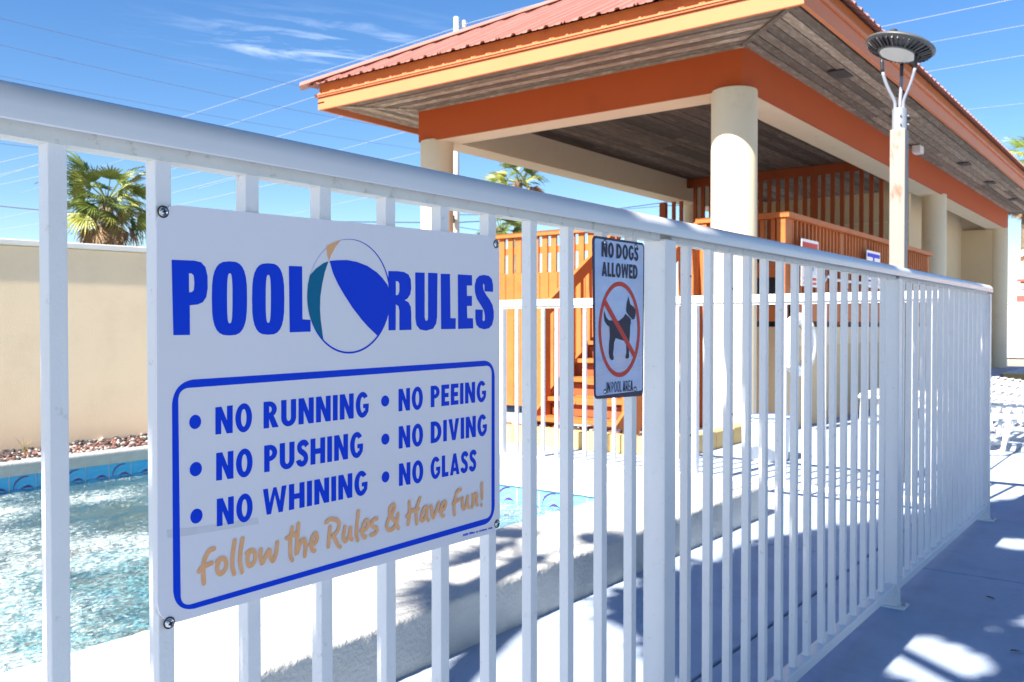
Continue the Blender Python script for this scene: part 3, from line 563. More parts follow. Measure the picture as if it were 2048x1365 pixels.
for k in range(1,12):
    a=math.pi*k/12;prof.append((.0315*math.cos(a)**1 if abs(math.cos(a))>0 else 0,.014+.026*math.sin(a)))
prof.append((-.0315,.014))
def extrude_x(prof,x0,x1,yc,zb,mt,cuts=1):
    b=MB();m=len(prof);vs=[]
    for i in range(cuts+1):
        x=x0+(x1-x0)*i/cuts
        vs+=[(x,yc+p[0],zb+p[1]) for p in prof]
    fs=[(i*m+k,i*m+(k+1)%m,(i+1)*m+(k+1)%m,(i+1)*m+k) for i in range(cuts) for k in range(m)]
    fs+=[tuple(range(m-1,-1,-1)),tuple(cuts*m+k for k in range(m))]
    return b.add(vs,fs,mt)
o=extrude_x(prof,-.75,5.605,YC,1.271,RAIL).build('top_rail',fence,smooth=True)
o.modifiers.new('es','EDGE_SPLIT').split_angle=R(50)
for a,b in ((-.568,1.703),(1.755,3.606),(3.658,5.548)):
    MB().box(a,b,D-.004,D+PW+.004,1.2575,1.2745,CHAN).build('picket_channel',fence)
    MB().box(a+.001,b-.001,D-.011,D+PW+.011,.058,.090,WHITE).build('bottom_rail',fence,bevel=.0025)
for (px_,pz_) in ((1.8575,1.19),(2.09,1.17),(1.8575,.83),(2.09,.86),(2.206,.52),(3.02,1.2)):
    MB().ball((px_,D-.0005,pz_),.0028,DARK,1,(1,.5,1)).build('rivet',fence)
wb_=MB().ball((0,0,0),.003,WHITE,1,(3.2,1,.8)).mesh('weld_bead')
for x in xs:
    if 1.8<x<5.5: inst(wb_,'weld_bead',(x+PW/2,D-.001,.0905),fence)
# inner fence beyond the pool
f2=thing('metal_fence',(5.62,3,0),'lower white picket fence beyond the pool, crossing in front of the orange stairs','fence')
pm2=MB().box(-.011,.011,-.011,.011,.075,1.225,WHITE).mesh('picket')
y=1.06
while y<4.28: inst(pm2,'picket',(5.62,y,0),f2);y+=.126
for yy in (4.36,2.7): MB().box(5.592,5.648,yy-.028,yy+.028,.0,1.23,WHITE).build('post',f2,bevel=.003)
MB().box(5.588,5.652,.93,4.40,1.236,1.288,WHITE).build('top_rail',f2,bevel=.008,seg=3)
MB().box(5.603,5.637,.95,4.33,1.222,1.234,CHAN).build('picket_channel',f2)
MB().box(5.602,5.638,.95,4.33,.045,.078,WHITE).build('bottom_rail',f2,bevel=.003)
LM=mat('dry_leaf_brown',(.09,.05,.03),.8)
for (x,y,a,l) in ((2.62,1.02,20,'small dark dry leaf on the paving just inside the fence'),(3.95,.62,70,'small dry leaf on the shaded walkway left of the fence foot'),(3.35,.45,130,'curled dry leaf on the shaded walkway near the lower right corner'),(4.6,.35,10,'dry leaf beyond the paving joint outside the fence')):
    v=Vector((math.cos(R(a)),math.sin(R(a)),0));n_=Vector((-v.y,v.x,0));p=Vector((x,y,.004))
    b_=MB().add([p-v*.02,p-v*.005+n_*.009+Vector((0,0,.004)),p+v*.012+n_*.006+Vector((0,0,.006)),p+v*.022+Vector((0,0,.003)),p+v*.010-n_*.007+Vector((0,0,.005)),p-v*.006-n_*.008+Vector((0,0,.003))],[(0,1,2,3,4,5)],LM)
    tagm(b_.build('dry_leaf'),l,'leaf')
# ======================================================= signs
YS=D-.004
def M(p): return (p[0]/1000.,p[1]/1000.)
class Flat:
    """thin printed shapes on a vertical plane facing -Y, each stroke a hair prouder than the last"""
    def __init__(s,y): s.y=y;s.k=0;s.b=MB()
    def Y(s): s.k+=1;return s.y-.0002-.00001*s.k
    def poly(s,pts,mt):
        y=s.Y();s.b.add([(p[0],y,p[1]) for p in pts],[tuple(range(len(pts)))],mt)
    def strip(s,L,Rr,mt,closed=False):
        y=s.Y();n=len(L);vs=[(p[0],y-.000008*i/n,p[1]) for i,p in enumerate(L)]+[(p[0],y-.000008*i/n,p[1]) for i,p in enumerate(Rr)]
        fs=[(i,(i+1)%n,n+(i+1)%n,n+i) for i in range(n if closed else n-1)];s.b.add(vs,fs,mt)
    def stroke(s,pts,w,mt,rnd=True):
        # catmull-rom resample, then ribbon with round ends
        P=[Vector((p[0],p[1])) for p in pts]
        if len(P)>2:
            Q=[]
            E=[P[0]*2-P[1]]+P+[P[-1]*2-P[-2]]
            for i in range(1,len(E)-2):
                for t in (0,.25,.5,.75):
                    a,b,c,d=E[i-1],E[i],E[i+1],E[i+2]
                    Q.append(.5*((2*b)+(c-a)*t+(2*a-5*b+4*c-d)*t*t+(3*b-a-3*c+d)*t**3))
            Q.append(P[-1]);P=Q
        L=[];Rr=[]
        for i,p in enumerate(P):
            d=P[min(i+1,len(P)-1)]-P[max(i-1,0)]
            if d.length<1e-9: d=Vector((1,0))
            d.normalize();nn=Vector((-d.y,d.x))*w/2;L.append(p+nn);Rr.append(p-nn)
        s.strip(L,Rr,mt)
        if rnd:
            for c in (P[0],P[-1]): s.poly([(c.x+w/2*math.cos(2*math.pi*k/12),c.y+w/2*math.sin(2*math.pi*k/12)) for k in range(12)],mt)
    def holed(s,outer,inner,mt):
        import bmesh
        y=s.Y();bm=bmesh.new()
        loops=[]
        for ring in (outer,inner):
            vs=[bm.verts.new((p[0],y,p[1])) for p in ring]
            for i in range(len(vs)): bm.edges.new((vs[i],vs[(i+1)%len(vs)]))
        bmesh.ops.triangle_fill(bm,edges=bm.edges[:],use_beauty=True,use_dissolve=False,normal=(0,-1,0))
        bm.verts.index_update()
        s.b.add([tuple(v.co) for v in bm.verts],[tuple(v.index for v in f.verts) for f in bm.faces],mt);bm.free()
def arc(cx,cy,rx,ry,a0,a1,n=18): return [(cx+rx*math.cos(R(a0+(a1-a0)*i/n)),cy+ry*math.sin(R(a0+(a1-a0)*i/n))) for i in range(n+1)]
def rect(a,b,c,d): return [(a,b),(c,b),(c,d),(a,d)]
def glyph(ch,t=.25):
    """returns width, list of ('p',poly) or ('s',outer,inner)"""
    h=.205*t/.25
    if ch=='I': return t,[('p',rect(0,0,t,1))]
    if ch=='L': return .5,[('p',[(0,0),(.5,0),(.5,h),(t,h),(t,1),(0,1)])]
    if ch=='E': return .54,[('p',[(0,0),(.54,0),(.54,h),(t,h),(t,.4),(.50,.4),(.50,.4+h),(t,.4+h),(t,1-h),(.54,1-h),(.54,1),(0,1)])]
    if ch=='H': return .74,[('p',[(0,0),(t,0),(t,.39),(.74-t,.39),(.74-t,0),(.74,0),(.74,1),(.74-t,1),(.74-t,.6),(t,.6),(t,1),(0,1)])]
    if ch=='N': return .74,[('p',[(0,0),(t,0),(t,.52),(.74-t-.01,0),(.74,0),(.74,1),(.74-t,1),(.74-t,.48),(t+.01,1),(0,1)])]
    if ch=='D': return .72,[('p',rect(0,0,t,1)),('s',arc(t-.005,.5,.72-t,.5,-90,90),arc(t-.005,.5,.72-2*t,.5-h,-90,90))]
    if ch in 'PR':
        g=[('p',rect(0,0,t,1)),('s',arc(t-.005,.695,.60-t,.305,-90,90),arc(t-.005,.695,.60-2*t+.02,.305-h+.02,-90,90))]
        if ch=='R': g.append(('p',[(t-.01,.43),(.46,.44),(.68,0),(.68-t*1.15,0),(t-.01,.36)]))
        return (.60 if ch=='P' else .68),g
    if ch=='A': return .74,[('p',[(0,0),(.26,1),(.37,.995),(.37,.62),(.24,0)]),('p',[(.74,0),(.48,1),(.37,.995),(.37,.62),(.50,0)]),('p',rect(.2,.17,.54,.34)),('p',[(.26,1),(.48,1),(.37,.55)])]
    if ch=='V': return .74,[('p',[(0,1),(.25,0),(.37,0),(.37,.35),(t,1)]),('p',[(.74,1),(.49,0),(.37,0),(.37,.35),(.74-t,1)])]
    if ch=='W': return 1.06,[('p',[(0,1),(.17,0),(.36,0),(.22,1)]),('p',[(.17,0),(.36,0),(.60,1),(.46,1)]),('p',[(1.06,1),(.89,0),(.70,0),(.84,1)]),('p',[(.89,0),(.70,0),(.46,1),(.60,1)])]
    if ch=='O': return .74,[('s',arc(.37,.5,.37,.52,0,360,32),arc(.37,.5,.37-t,.52-h,0,360,32))]
    if ch=='U': return .70,[('p',rect(0,.32,t,1)),('p',rect(.70-t,.32,.70,1)),('s',arc(.35,.33,.35,.35,180,360),arc(.35,.33,.35-t,.35-h,180,360))]
    if ch=='G': return .72,[('s',arc(.37,.5,.37,.52,38,322,30),arc(.37,.5,.37-t,.52-h,48,312,30)),('p',rect(.40,.36,.72,.53)),('p',[(.72,.45),(.70,.22),(.60,.09),(.50,.2),(.52,.45)])]
    if ch=='S': return .56,[('c',[(.50,.76),(.42,.88),(.28,.905),(.15,.84),(.125,.72),(.18,.60),(.32,.50),(.43,.38),(.435,.22),(.35,.12),(.22,.095),(.10,.17),(.07,.26)],t*.9)]
    return .3,[]
def text(F,s,q,mt,t=.25,gap=.11):
    BL,BR,TL,TR=[M(p) for p in q]
    W_=0;items=[]
    for ch in s:
        if ch==' ': W_+=.26;continue
        w,g=glyph(ch,t);items.append((W_,g));W_+=w+gap
    W_-=gap
    hgt=(TL[1]-BL[1]+TR[1]-BR[1])/2; 
    def mp(p):
        u=p[0]/W_;v=p[1]
        b=(BL[0]+(BR[0]-BL[0])*u,BL[1]+(BR[1]-BL[1])*u);tt=(TL[0]+(TR[0]-TL[0])*u,TL[1]+(TR[1]-TL[1])*u)
        return (b[0]+(tt[0]-b[0])*v,b[1]+(tt[1]-b[1])*v)
    for ox,g in items:
        for it in g:
            if it[0]=='p': F.poly([mp((ox+a,b)) for a,b in it[1]],mt)
            elif it[0]=='s': F.strip([mp((ox+a,b)) for a,b in it[1]],[mp((ox+a,b)) for a,b in it[2]],mt)
            else:
                P=[Vector(p) for p in it[1]];E=[P[0]*2-P[1]]+P+[P[-1]*2-P[-2]];Q=[]
                for i in range(1,len(E)-2):
                    for tt in (0,.5):
                        a,b,c,d=E[i-1],E[i],E[i+1],E[i+2];Q.append(.5*((2*b)+(c-a)*tt+(2*a-5*b+4*c-d)*tt*tt+(3*b-a-3*c+d)*tt**3))
                Q.append(P[-1]);L=[];Rr=[]
                for i,p in enumerate(Q):
                    dd=(Q[min(i+1,len(Q)-1)]-Q[max(i-1,0)]).normalized();nn=Vector((-dd.y,dd.x))*it[2]/2
                    L.append(mp((ox+p.x+nn.x,p.y+nn.y)));Rr.append(mp((ox+p.x-nn.x,p.y-nn.y)))
                F.strip(L,Rr,mt)
def rounded(q,r,n=6):
    """round the corners of a quad TL,TR,BR,BL"""
    P=[Vector(p) for p in q];o=[]
    for i,p in enumerate(P):
        a=(P[i-1]-p).normalized();b=(P[(i+1)%4]-p).normalized()
        s=p+a*r;e=p+b*r
        for k in range(n+1):
            t=k/n;c=p
            o.append(tuple((1-t)**2*s+2*t*(1-t)*(c.lerp((s+e)/2,.18))+t*t*e))
    return o
def screw(parent,x,z,y,r=.0055):
    b=MB()
    prof=[(r,0),(r,.0008),(r*.85,.0022),(r*.5,.0032),(0.0004,.0036)]
    n=18;vs=[];
    for rr,h in prof:
        for k in range(n):
            a=2*math.pi*k/n;vs.append((x+rr*math.cos(a),y-h,z+rr*math.sin(a)))
    fs=[(i*n+(k+1)%n,i*n+k,(i+1)*n+k,(i+1)*n+(k+1)%n) for i in range(len(prof)-1) for k in range(n)]
    b.add(vs,fs,STEEL)
    for a in (20,110):
        c,s_=math.cos(R(a)),math.sin(R(a));l=r*.55;w=r*.14
        vs=[(x+c*l*i-s_*w*j,y-.00365,z+s_*l*i+c*w*j) for i,j in ((-1,-1),(1,-1),(1,1),(-1,1))]
        b.add(vs,[(0,3,2,1)],DARK)
    o=b.build('screw',parent,smooth=False)
    w=MB();n=18
    ri,ro=r*.9,r*1.25
    vs=[(x+q*math.cos(2*math.pi*k/n),y-hh,z+q*math.sin(2*math.pi*k/n)) for q,hh in ((ro,0),(ro,.0007),(ri,.0007)) for k in range(n)]
    w.add(vs,[(i*n+(k+1)%n,i*n+k,(i+1)*n+k,(i+1)*n+(k+1)%n) for i in range(2) for k in range(n)],DARK);w.build('washer',o)
ps=thing('pool_rules_sign',(.85,YS,.74),'large white sign with blue POOL RULES heading and beach ball','sign')
q=[M(p) for p in SD['plate']]
b=MB();poly_prism(b,rounded(q,.026,8),YS,YS+.0035,PLATE);b.build('sign_plate',ps)
for k_,rings in SD['head'].items():
    F=Flat(YS)
    if len(rings)==1: F.poly([M(p) for p in rings[0]],BLUE)
    else: F.holed([M(p) for p in rings[0]],[M(p) for p in rings[1]],BLUE)
    F.b.build('heading_letter',ps)
F=Flat(YS);F.k=20
F.strip([M(p[0]) for p in SD['ring']],[M(p[1]) for p in SD['ring']],BLUE)
F.poly([M(p) for p in SD['bb']],BLUE);F.poly([M(p) for p in SD['bt']],TEAL);F.poly([M(p) for p in SD['bo']],PEACH)
F.b.build('beach_ball',ps)
F=Flat(YS)
F.strip(rounded([M(p) for p in SD['frame'][0]],.026,8),rounded([M(p) for p in SD['frame'][1]],.012,8),BLUE,True)
F.b.build('printed_frame',ps)
for w in SD['words']:
    F=Flat(YS);text(F,w[0],w[1:],BLUE);o=F.b.build('printed_word',ps)
for c,rx,ry in SD['bul']:
    F=Flat(YS);c=M(c);rx=abs(M(rx)[0]-c[0]);ry=abs(M(ry)[1]-c[1]);F.poly(arc(c[0],c[1],rx,ry,0,360,26)[:-1],BLUE);F.b.build('bullet',ps)
F=Flat(YS);F.k=-8
TP=[M(p) for p in SD['tape']];F.strip(TP[:4],[TP[8],TP[7],TP[6],TP[4]],TAPE)
F.b.build('tape_residue',ps)
F=Flat(YS);F.k=40
for s_ in SD['hand']: F.stroke([M(p) for p in s_],.0057,PEACH)
F.b.build('script_lettering',ps)
F=Flat(YS)
rr=random.Random(4);X=1.055
while X<1.128:
    w=rr.uniform(.0012,.0028);z=.7505+(X-1.055)*-.01
    if rr.random()>.12: F.poly([(X,z),(X+w,z),(X+w,z+.0034*(1 if X<1.08 else .7)),(X,z+.0034*(1 if X<1.08 else .7))],BLUE)
    X+=w+.0006
F.b.build('fine_print',ps)
for p in SD['scr']: screw(ps,M(p)[0],M(p)[1],YS)
ds=thing('dog_sign',(1.53,YS,.93),'small upright sign with a crossed-out dog, no dogs allowed in pool area','sign')
b=MB();poly_prism(b,rounded([M(p) for p in SD['dplate']],.011,6),YS,YS+.002,BOR);b.build('sign_plate',ds)
F=Flat(YS);F.poly(rounded([M(p) for p in SD['dinner']],.006,5),DSIGN);F.b.build('printed_panel',ds)
F=Flat(YS);F.k=10
for s_ in SD['dwave']: F.stroke([M(p) for p in s_],.0016,DWAVE)
F.b.build('wave_print',ds)
F=Flat(YS);F.k=40
F.poly([M(p) for p in SD['ddog']],DINK);F.poly([M(p) for p in SD['dhead']],DINK);F.b.build('dog_silhouette',ds)
F=Flat(YS);F.k=50
F.strip([M(p[0]) for p in SD['dring']],[M(p[1]) for p in SD['dring']],DRED);F.poly([M(p) for p in SD['dslash']],DRED);F.b.build('prohibition_ring',ds)
for n_,w in enumerate(SD['dwords']):
    F=Flat(YS);F.k=60
    if n_<2: text(F,w[0],w[1:],DINK,.25,.09)
    else: text(F,w[0],w[1:],DINK,.15,.12)
    F.b.build('printed_line',ds)
for p in SD['dscr']: screw(ds,M(p)[0],M(p)[1],YS,.0042)
# ======================================================= pavilion
X0,X1,Y0,Y1=8.23,23.9,3.47,7.66; ZB,ZT=3.37,3.79
pv=thing('pavilion',(15,5.5,0),'open pavilion with round cream columns, orange beams and a hipped metal roof','pavilion')
BT=.35
def bx(name,a,mt,bev=0,parent=pv,**k): return MB().box(*a,mt).build(name,parent,bevel=bev,**k)
bx('beam',(X0,X0+BT,Y0,Y1,ZB,ZT-.002),CREAMC)
bx('beam',(X0+BT,X1,Y0,Y0+BT,ZB,ZT-.002),CREAMC)
bx('beam',(X0+BT,X1,Y1-BT,Y1,ZB,ZT-.002),CREAMC)
bx('beam',(X1-BT,X1,Y0+BT,Y1-BT,ZB,ZT-.002),CREAMC)
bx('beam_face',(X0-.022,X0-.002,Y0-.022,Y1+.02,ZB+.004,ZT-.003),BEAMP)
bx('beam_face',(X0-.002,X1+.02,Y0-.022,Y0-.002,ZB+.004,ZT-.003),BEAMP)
def column(x,y,r,ztop=3.395):
    b=MB().lathe([(r,0.0),(r,ztop-.02),(r-.006,ztop-.006),(r-.02,ztop)],(x,y,0),CREAMC,48)
    o=b.build('column',pv,smooth=True);o.modifiers.new('es','EDGE_SPLIT').split_angle=R(35)
for c in ((8.35,3.59,.222),(8.37,7.52,.205),(17.0,3.6,.20),(23.6,3.6,.20),(15.6,7.5,.2)): column(*c)
# eaves
EX0,EX1,EY0,EY1=7.30,24.75,2.54,8.50
# soffit planks: mitred at the corners
nb=8;w=(X0-EX0)/nb
rb=random.Random(11)
def plank_y(x,xw,y0a,y0b,y1a,y1b,z,mt):   # runs along y, mitred
    g=.009;b=MB();x0,x1=x+g,x+xw-g
    P=[(x0,y0a),(x1,y0b),(x1,y1b),(x0,y1a)]
    poly_prism(b,P,z,z+.02,mt,'z');return b
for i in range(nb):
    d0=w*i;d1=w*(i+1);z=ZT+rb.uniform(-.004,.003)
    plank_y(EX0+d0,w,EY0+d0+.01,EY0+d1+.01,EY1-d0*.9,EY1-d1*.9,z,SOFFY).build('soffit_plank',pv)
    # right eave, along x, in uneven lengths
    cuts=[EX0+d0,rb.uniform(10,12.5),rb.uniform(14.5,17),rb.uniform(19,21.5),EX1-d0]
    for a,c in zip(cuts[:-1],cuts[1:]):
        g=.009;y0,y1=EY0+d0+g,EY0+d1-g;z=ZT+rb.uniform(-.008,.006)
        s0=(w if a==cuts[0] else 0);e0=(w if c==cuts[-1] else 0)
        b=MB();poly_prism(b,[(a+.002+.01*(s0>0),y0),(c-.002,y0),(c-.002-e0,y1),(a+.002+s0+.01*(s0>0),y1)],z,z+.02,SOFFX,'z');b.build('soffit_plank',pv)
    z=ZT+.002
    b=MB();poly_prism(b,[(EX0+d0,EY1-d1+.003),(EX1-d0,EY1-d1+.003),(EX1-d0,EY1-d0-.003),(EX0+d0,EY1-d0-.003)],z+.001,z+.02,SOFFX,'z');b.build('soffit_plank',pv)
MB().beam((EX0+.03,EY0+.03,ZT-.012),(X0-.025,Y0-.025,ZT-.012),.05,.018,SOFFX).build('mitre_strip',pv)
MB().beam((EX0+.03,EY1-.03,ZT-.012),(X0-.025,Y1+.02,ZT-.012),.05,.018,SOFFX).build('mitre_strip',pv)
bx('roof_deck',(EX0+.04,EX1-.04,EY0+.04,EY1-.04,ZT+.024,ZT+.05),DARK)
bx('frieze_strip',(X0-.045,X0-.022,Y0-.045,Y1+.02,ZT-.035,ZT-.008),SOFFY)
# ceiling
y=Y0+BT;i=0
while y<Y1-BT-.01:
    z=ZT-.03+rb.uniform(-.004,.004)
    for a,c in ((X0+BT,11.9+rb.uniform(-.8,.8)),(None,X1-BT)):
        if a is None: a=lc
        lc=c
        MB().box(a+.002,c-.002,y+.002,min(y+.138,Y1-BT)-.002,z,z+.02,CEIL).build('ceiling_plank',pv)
    y+=.14
# fascia
def fascia(a,b,zz,t,mt,name):
    pass
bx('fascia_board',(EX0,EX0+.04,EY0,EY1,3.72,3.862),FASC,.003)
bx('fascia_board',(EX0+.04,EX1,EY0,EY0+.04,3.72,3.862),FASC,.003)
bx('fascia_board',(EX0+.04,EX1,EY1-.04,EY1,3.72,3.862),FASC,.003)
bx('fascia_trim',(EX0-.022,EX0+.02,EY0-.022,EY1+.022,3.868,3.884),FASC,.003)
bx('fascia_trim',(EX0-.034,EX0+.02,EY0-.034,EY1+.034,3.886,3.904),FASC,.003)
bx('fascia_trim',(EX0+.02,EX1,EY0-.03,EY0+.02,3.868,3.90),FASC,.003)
bx('upper_fascia',(EX0+.012,EX0+.04,EY0+.012,EY1-.012,3.862,4.03),ORANGE)
bx('upper_fascia',(EX0+.04,EX1-.01,EY0+.012,EY0+.04,3.862,4.03),ORANGE)
# ribbed metal roof
RX0,RX1,RY0,RY1,ZE,SLP=7.21,24.84,2.45,8.59,4.005,.53
half=(RY1-RY0)/2
def ribprof(a,b,pitch=.20,off=0):
    P=[];t=a
    k=0
    y=a+off-pitch
    pts=[a]
    H={a:0}
    while y<b+pitch:
        for dy,h in ((-.034,0),(-.018,.026),(.018,.026),(.034,0),(.085,0),(.092,.006),(.108,.006),(.115,0)):
            yy=y+dy
            if a<yy<b: pts.append(yy);H[yy]=h
        y+=pitch
    pts.append(b);H[b]=0
    pts=sorted(set(pts));return [(p,H[p]) for p in pts]
def roof_strip(pf,side):
    b=MB();vs=[];
    for t,h in pf:
        if side in 'WE':
            d=min(t-RY0,RY1-t)
            if side=='W': lo=(RX0,t,ZE+h);hi=(RX0+d,t,ZE+SLP*d+h)
            else: lo=(RX1,t,ZE+h);hi=(RX1-d,t,ZE+SLP*d+h)
        else:
            d=min(half,t-RX0,RX1-t)
            if side=='S': lo=(t,RY0,ZE+h);hi=(t,RY0+d,ZE+SLP*d+h)
            else: lo=(t,RY1,ZE+h);hi=(t,RY1-d,ZE+SLP*d+h)
        vs+=[lo,hi]
    n=len(pf);fs=[(2*i,2*i+2,2*i+3,2*i+1) for i in range(n-1)]
    b.add(vs,fs,ROOF);return b
def panels(a,b,side):
    t=a
    full=ribprof(a,b)
    while t<b-1e-6:
        e=min(t+.8,b)
        pf=[p for p in full if t-1e-9<=p[0]<=e+1e-9]
        if pf[0][0]>t: pf=[(t,0)]+pf
        if pf[-1][0]<e: pf.append((e,0))
        o=roof_strip(pf,side).build('roof_panel',pv);t=e
        m=o.modifiers.new('thick','SOLIDIFY');m.thickness=.003;m.offset=0
panels(RY0+.0,RY1,'W');panels(RX0,RX1,'S');panels(RX0,RX1,'N');panels(RY0,RY1,'E')
# small closure bumps on the trim
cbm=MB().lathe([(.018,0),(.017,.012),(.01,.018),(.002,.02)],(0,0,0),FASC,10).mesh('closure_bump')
y=RY0+.2
while y<RY1-.1: inst(cbm,'closure_bump',(EX0-.01,y,3.903),pv);y+=.2
def cap(a,b,w=.12):
    a=Vector(a);b=Vector(b);d=(b-a).normalized();s=d.cross(Vector((0,0,1))).normalized()
    n=Vector((0,0,1))
    vs=[]
    for p in (a,b):
        vs+=[p+s*w-n*.028+n*.03,p+s*w*.25+n*.035+n*.03,p-s*w*.25+n*.035+n*.03,p-s*w-n*.028+n*.03]
    bb=MB().add(vs,[(0,1,5,4),(1,2,6,5),(2,3,7,6),(0,4,7,3)],ROOF)
    return bb
zr=ZE+SLP*half
for a,b in (((RX0-.06,RY0-.06,ZE-.03),(RX0+half,RY0+half,zr)),((RX0-.06,RY1+.06,ZE-.03),(RX0+half,RY1-half,zr)),((RX0+half,RY0+half,zr),(RX1-half,RY0+half,zr)),((RX1+.1,RY0-.1,ZE-.05),(RX1-half,RY0+half,zr)),((RX1+.1,RY1+.1,ZE-.05),(RX1-half,RY1-half,zr))):
    cap(a,b).build('hip_cap',pv)
# soffit vents, junction box
def vent(x,y):
    b=MB();b.box(x,x+.34,y,y+.17,ZT-.012,ZT-.006,DARK)
    vo=b.build('soffit_vent',pv)
    o=MB()
    for k in range(7): o.box(x+.008,x+.332,y+.010+k*.023,y+.019+k*.023,ZT-.022,ZT-.0125,mat('vent_brown',(.10,.08,.07),.6))
    o.build('vent_grille',vo)
for x in (9.6,12.1,16.2,18.6,21.4): vent(x,2.92)
bx('floodlight_box',(14.2,14.42,3.2,3.32,3.66,3.775),WWALL,.01)
# inner walls at the far end, roof-high
bx('wall',(17.2,23.4,4.35,4.5,0.13,3.75),CREAM);bx('wall',(23.4,23.55,3.7,4.35,.13,3.36),CREAM)
bx('wall',(16.3,16.42,3.85,7.25,1.38,3.42),CREAM)
bx('wall_ledge',(16.27,16.3,3.85,7.25,2.88,2.91),CREAMC)
bx('platform',(16.9,24.6,3.1,8.2,0,.13),CONC)
# slat screen
XS=14.9
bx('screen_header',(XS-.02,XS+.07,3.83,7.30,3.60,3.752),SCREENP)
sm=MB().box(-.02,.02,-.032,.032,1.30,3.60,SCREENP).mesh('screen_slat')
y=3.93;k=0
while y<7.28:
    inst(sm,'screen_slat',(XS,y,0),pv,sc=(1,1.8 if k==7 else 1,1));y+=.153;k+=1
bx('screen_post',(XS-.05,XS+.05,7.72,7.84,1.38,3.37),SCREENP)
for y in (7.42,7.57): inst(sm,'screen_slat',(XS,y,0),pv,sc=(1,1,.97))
# ------------------------------------------------ raised deck with stairs
dk=thing('raised_deck',(9,4.5,0),'raised orange timber deck with stairs and balustrades inside the pavilion','deck')
XD=8.92;ZF=1.30;YR=3.28;SXE=15.2
rb=random.Random(21)
YA,YB=4.25,5.25      # stair opening
bx('deck_floor',(XD+.02,14.85,YR+.02,8.0,ZF-.05,ZF),ORANGE,parent=dk)
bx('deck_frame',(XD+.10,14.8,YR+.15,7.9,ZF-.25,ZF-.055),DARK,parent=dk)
y=YB+.03
while y<7.9:
    ww=.129
    MB().box(XD-.012+rb.uniform(-.003,.003),XD+.013,y+.003,y+ww-.003,.10,1.742,ORANGE).build('skirt_board',dk);y+=ww+.002
bx('skirt_rail',(XD+.014,XD+.05,YB+.03,7.9,1.2,1.742),ORANGE,parent=dk)
y=YB+.05
while y<7.9:
    MB().box(XD-.012,XD+.013,y,y+.076,1.744,2.185,ORANGE).build('baluster',dk);y+=.131
bx('sub_rail',(XD+.014,XD+.05,YB+.03,7.9,1.98,2.06),ORANGE,parent=dk)
bx('top_rail',(XD-.055,XD+.08,YB,7.95,2.187,2.243),ORANGE,.004,parent=dk)
for z0,z1 in ((1.136,1.295),(1.587,1.744)): bx('front_board',(XD-.01,XD+.02,YR+.02,YA-.07,z0,z1),ORANGE,parent=dk)
bx('front_shade_sheet',(XD+.06,XD+.08,YR+.1,YA-.07,1.11,1.8),DARK,parent=dk)  # black sheet standing for the shaded interior between the boards
y=YR+.11
while y<YA-.1: MB().box(XD,XD+.03,y,y+.045,1.8,2.185,ORANGE).build('baluster',dk);y+=.115
bx('deck_post',(XD-.035,XD+.055,YR-.01,YR+.08,1.09,2.185),ORANGE,.003,parent=dk)
bx('deck_post',(XD-.035,XD+.055,YA-.12,YA-.03,0,2.185),ORANGE,.003,parent=dk)
bx('top_rail',(XD-.055,XD+.08,YR-.055,YA,2.187,2.243),ORANGE,.004,parent=dk)
bx('cream_base',(XD+.02,SXE,YR+.05,YR+.22,0,1.08),CREAM,parent=dk)
bx('cream_base',(XD+.02,XD+.2,YR+.22,YA-.1,0,1.08),CREAM,parent=dk)
bx('base_band',(XD-.01,SXE,YR+.03,YR+.05,.88,1.08),CREAMC,parent=dk)
bx('side_board',(XD+.06,SXE,YR,YR+.03,1.14,1.38),ORANGE,parent=dk)
bx('side_shade_sheet',(XD+.06,SXE,YR+.07,YR+.085,1.09,1.9),DARK,parent=dk)  # black sheet painted in as the shade of the gap behind the side boards
bm_=MB().box(-.018,.018,0,.03,1.382,2.185,ORANGE).mesh('baluster')
x=XD+.22
while x<SXE-.15: inst(bm_,'baluster',(x,YR,0),dk);x+=.12
for x in (XD+.08,10.7,11.7,13.1,SXE-.13): bx('deck_post',(x,x+.115,YR,YR+.10,1.10,2.184),ORANGE,.003,parent=dk)
bx('top_rail',(XD+.082,SXE,YR-.055,YR+.10,2.187,2.243),ORANGE,.004,parent=dk)
sx0=7.22;nr=7;run=(XD-sx0)/nr;rise=ZF/nr
for i in range(nr):
    x=sx0+run*i;z=rise*(i+1)
    if i<nr-1: bx('tread',(x-.02,x+run+.01,YA+.03,YB-.03,z-.04,z),ORANGE,.003,parent=dk)
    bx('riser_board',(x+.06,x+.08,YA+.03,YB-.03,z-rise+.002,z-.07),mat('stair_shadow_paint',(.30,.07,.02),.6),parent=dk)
for yy in (YA,YB-.01):
    b=MB();sl=ZF/(XD-sx0)
    poly_prism(b,[(sx0-.05,0.0),(sx0+.32,0.0),(XD,ZF-.26),(XD,ZF+.02),(sx0-.05,.15)],yy-.018,yy+.018,ORANGE);b.build('stringer',dk)
    h0,h1=1.255,2.16
    MB().beam((sx0+.22,yy,h0-.03),(XD+.02,yy,h1),.045,.13,ORANGE).build('handrail',dk)
    bx('newel_post',(sx0+.18,sx0+.28,yy-.05,yy+.05,0,h0+.03),ORANGE,.003,parent=dk)
    bx('newel_post',(XD-.1,XD-.013,yy-.04,yy+.04,0.0,2.184),ORANGE,.003,parent=dk)
    for k in range(7):
        x=sx0+.42+k*.17;zb=.16+(x-sx0)*sl*.86;zt=h0+(x-sx0-.25)/(XD+.02-sx0-.25)*(h1-h0)-.05
        MB().box(x,x+.035,yy-.011,yy+.011,zb,zt,ORANGE).build('baluster',dk)
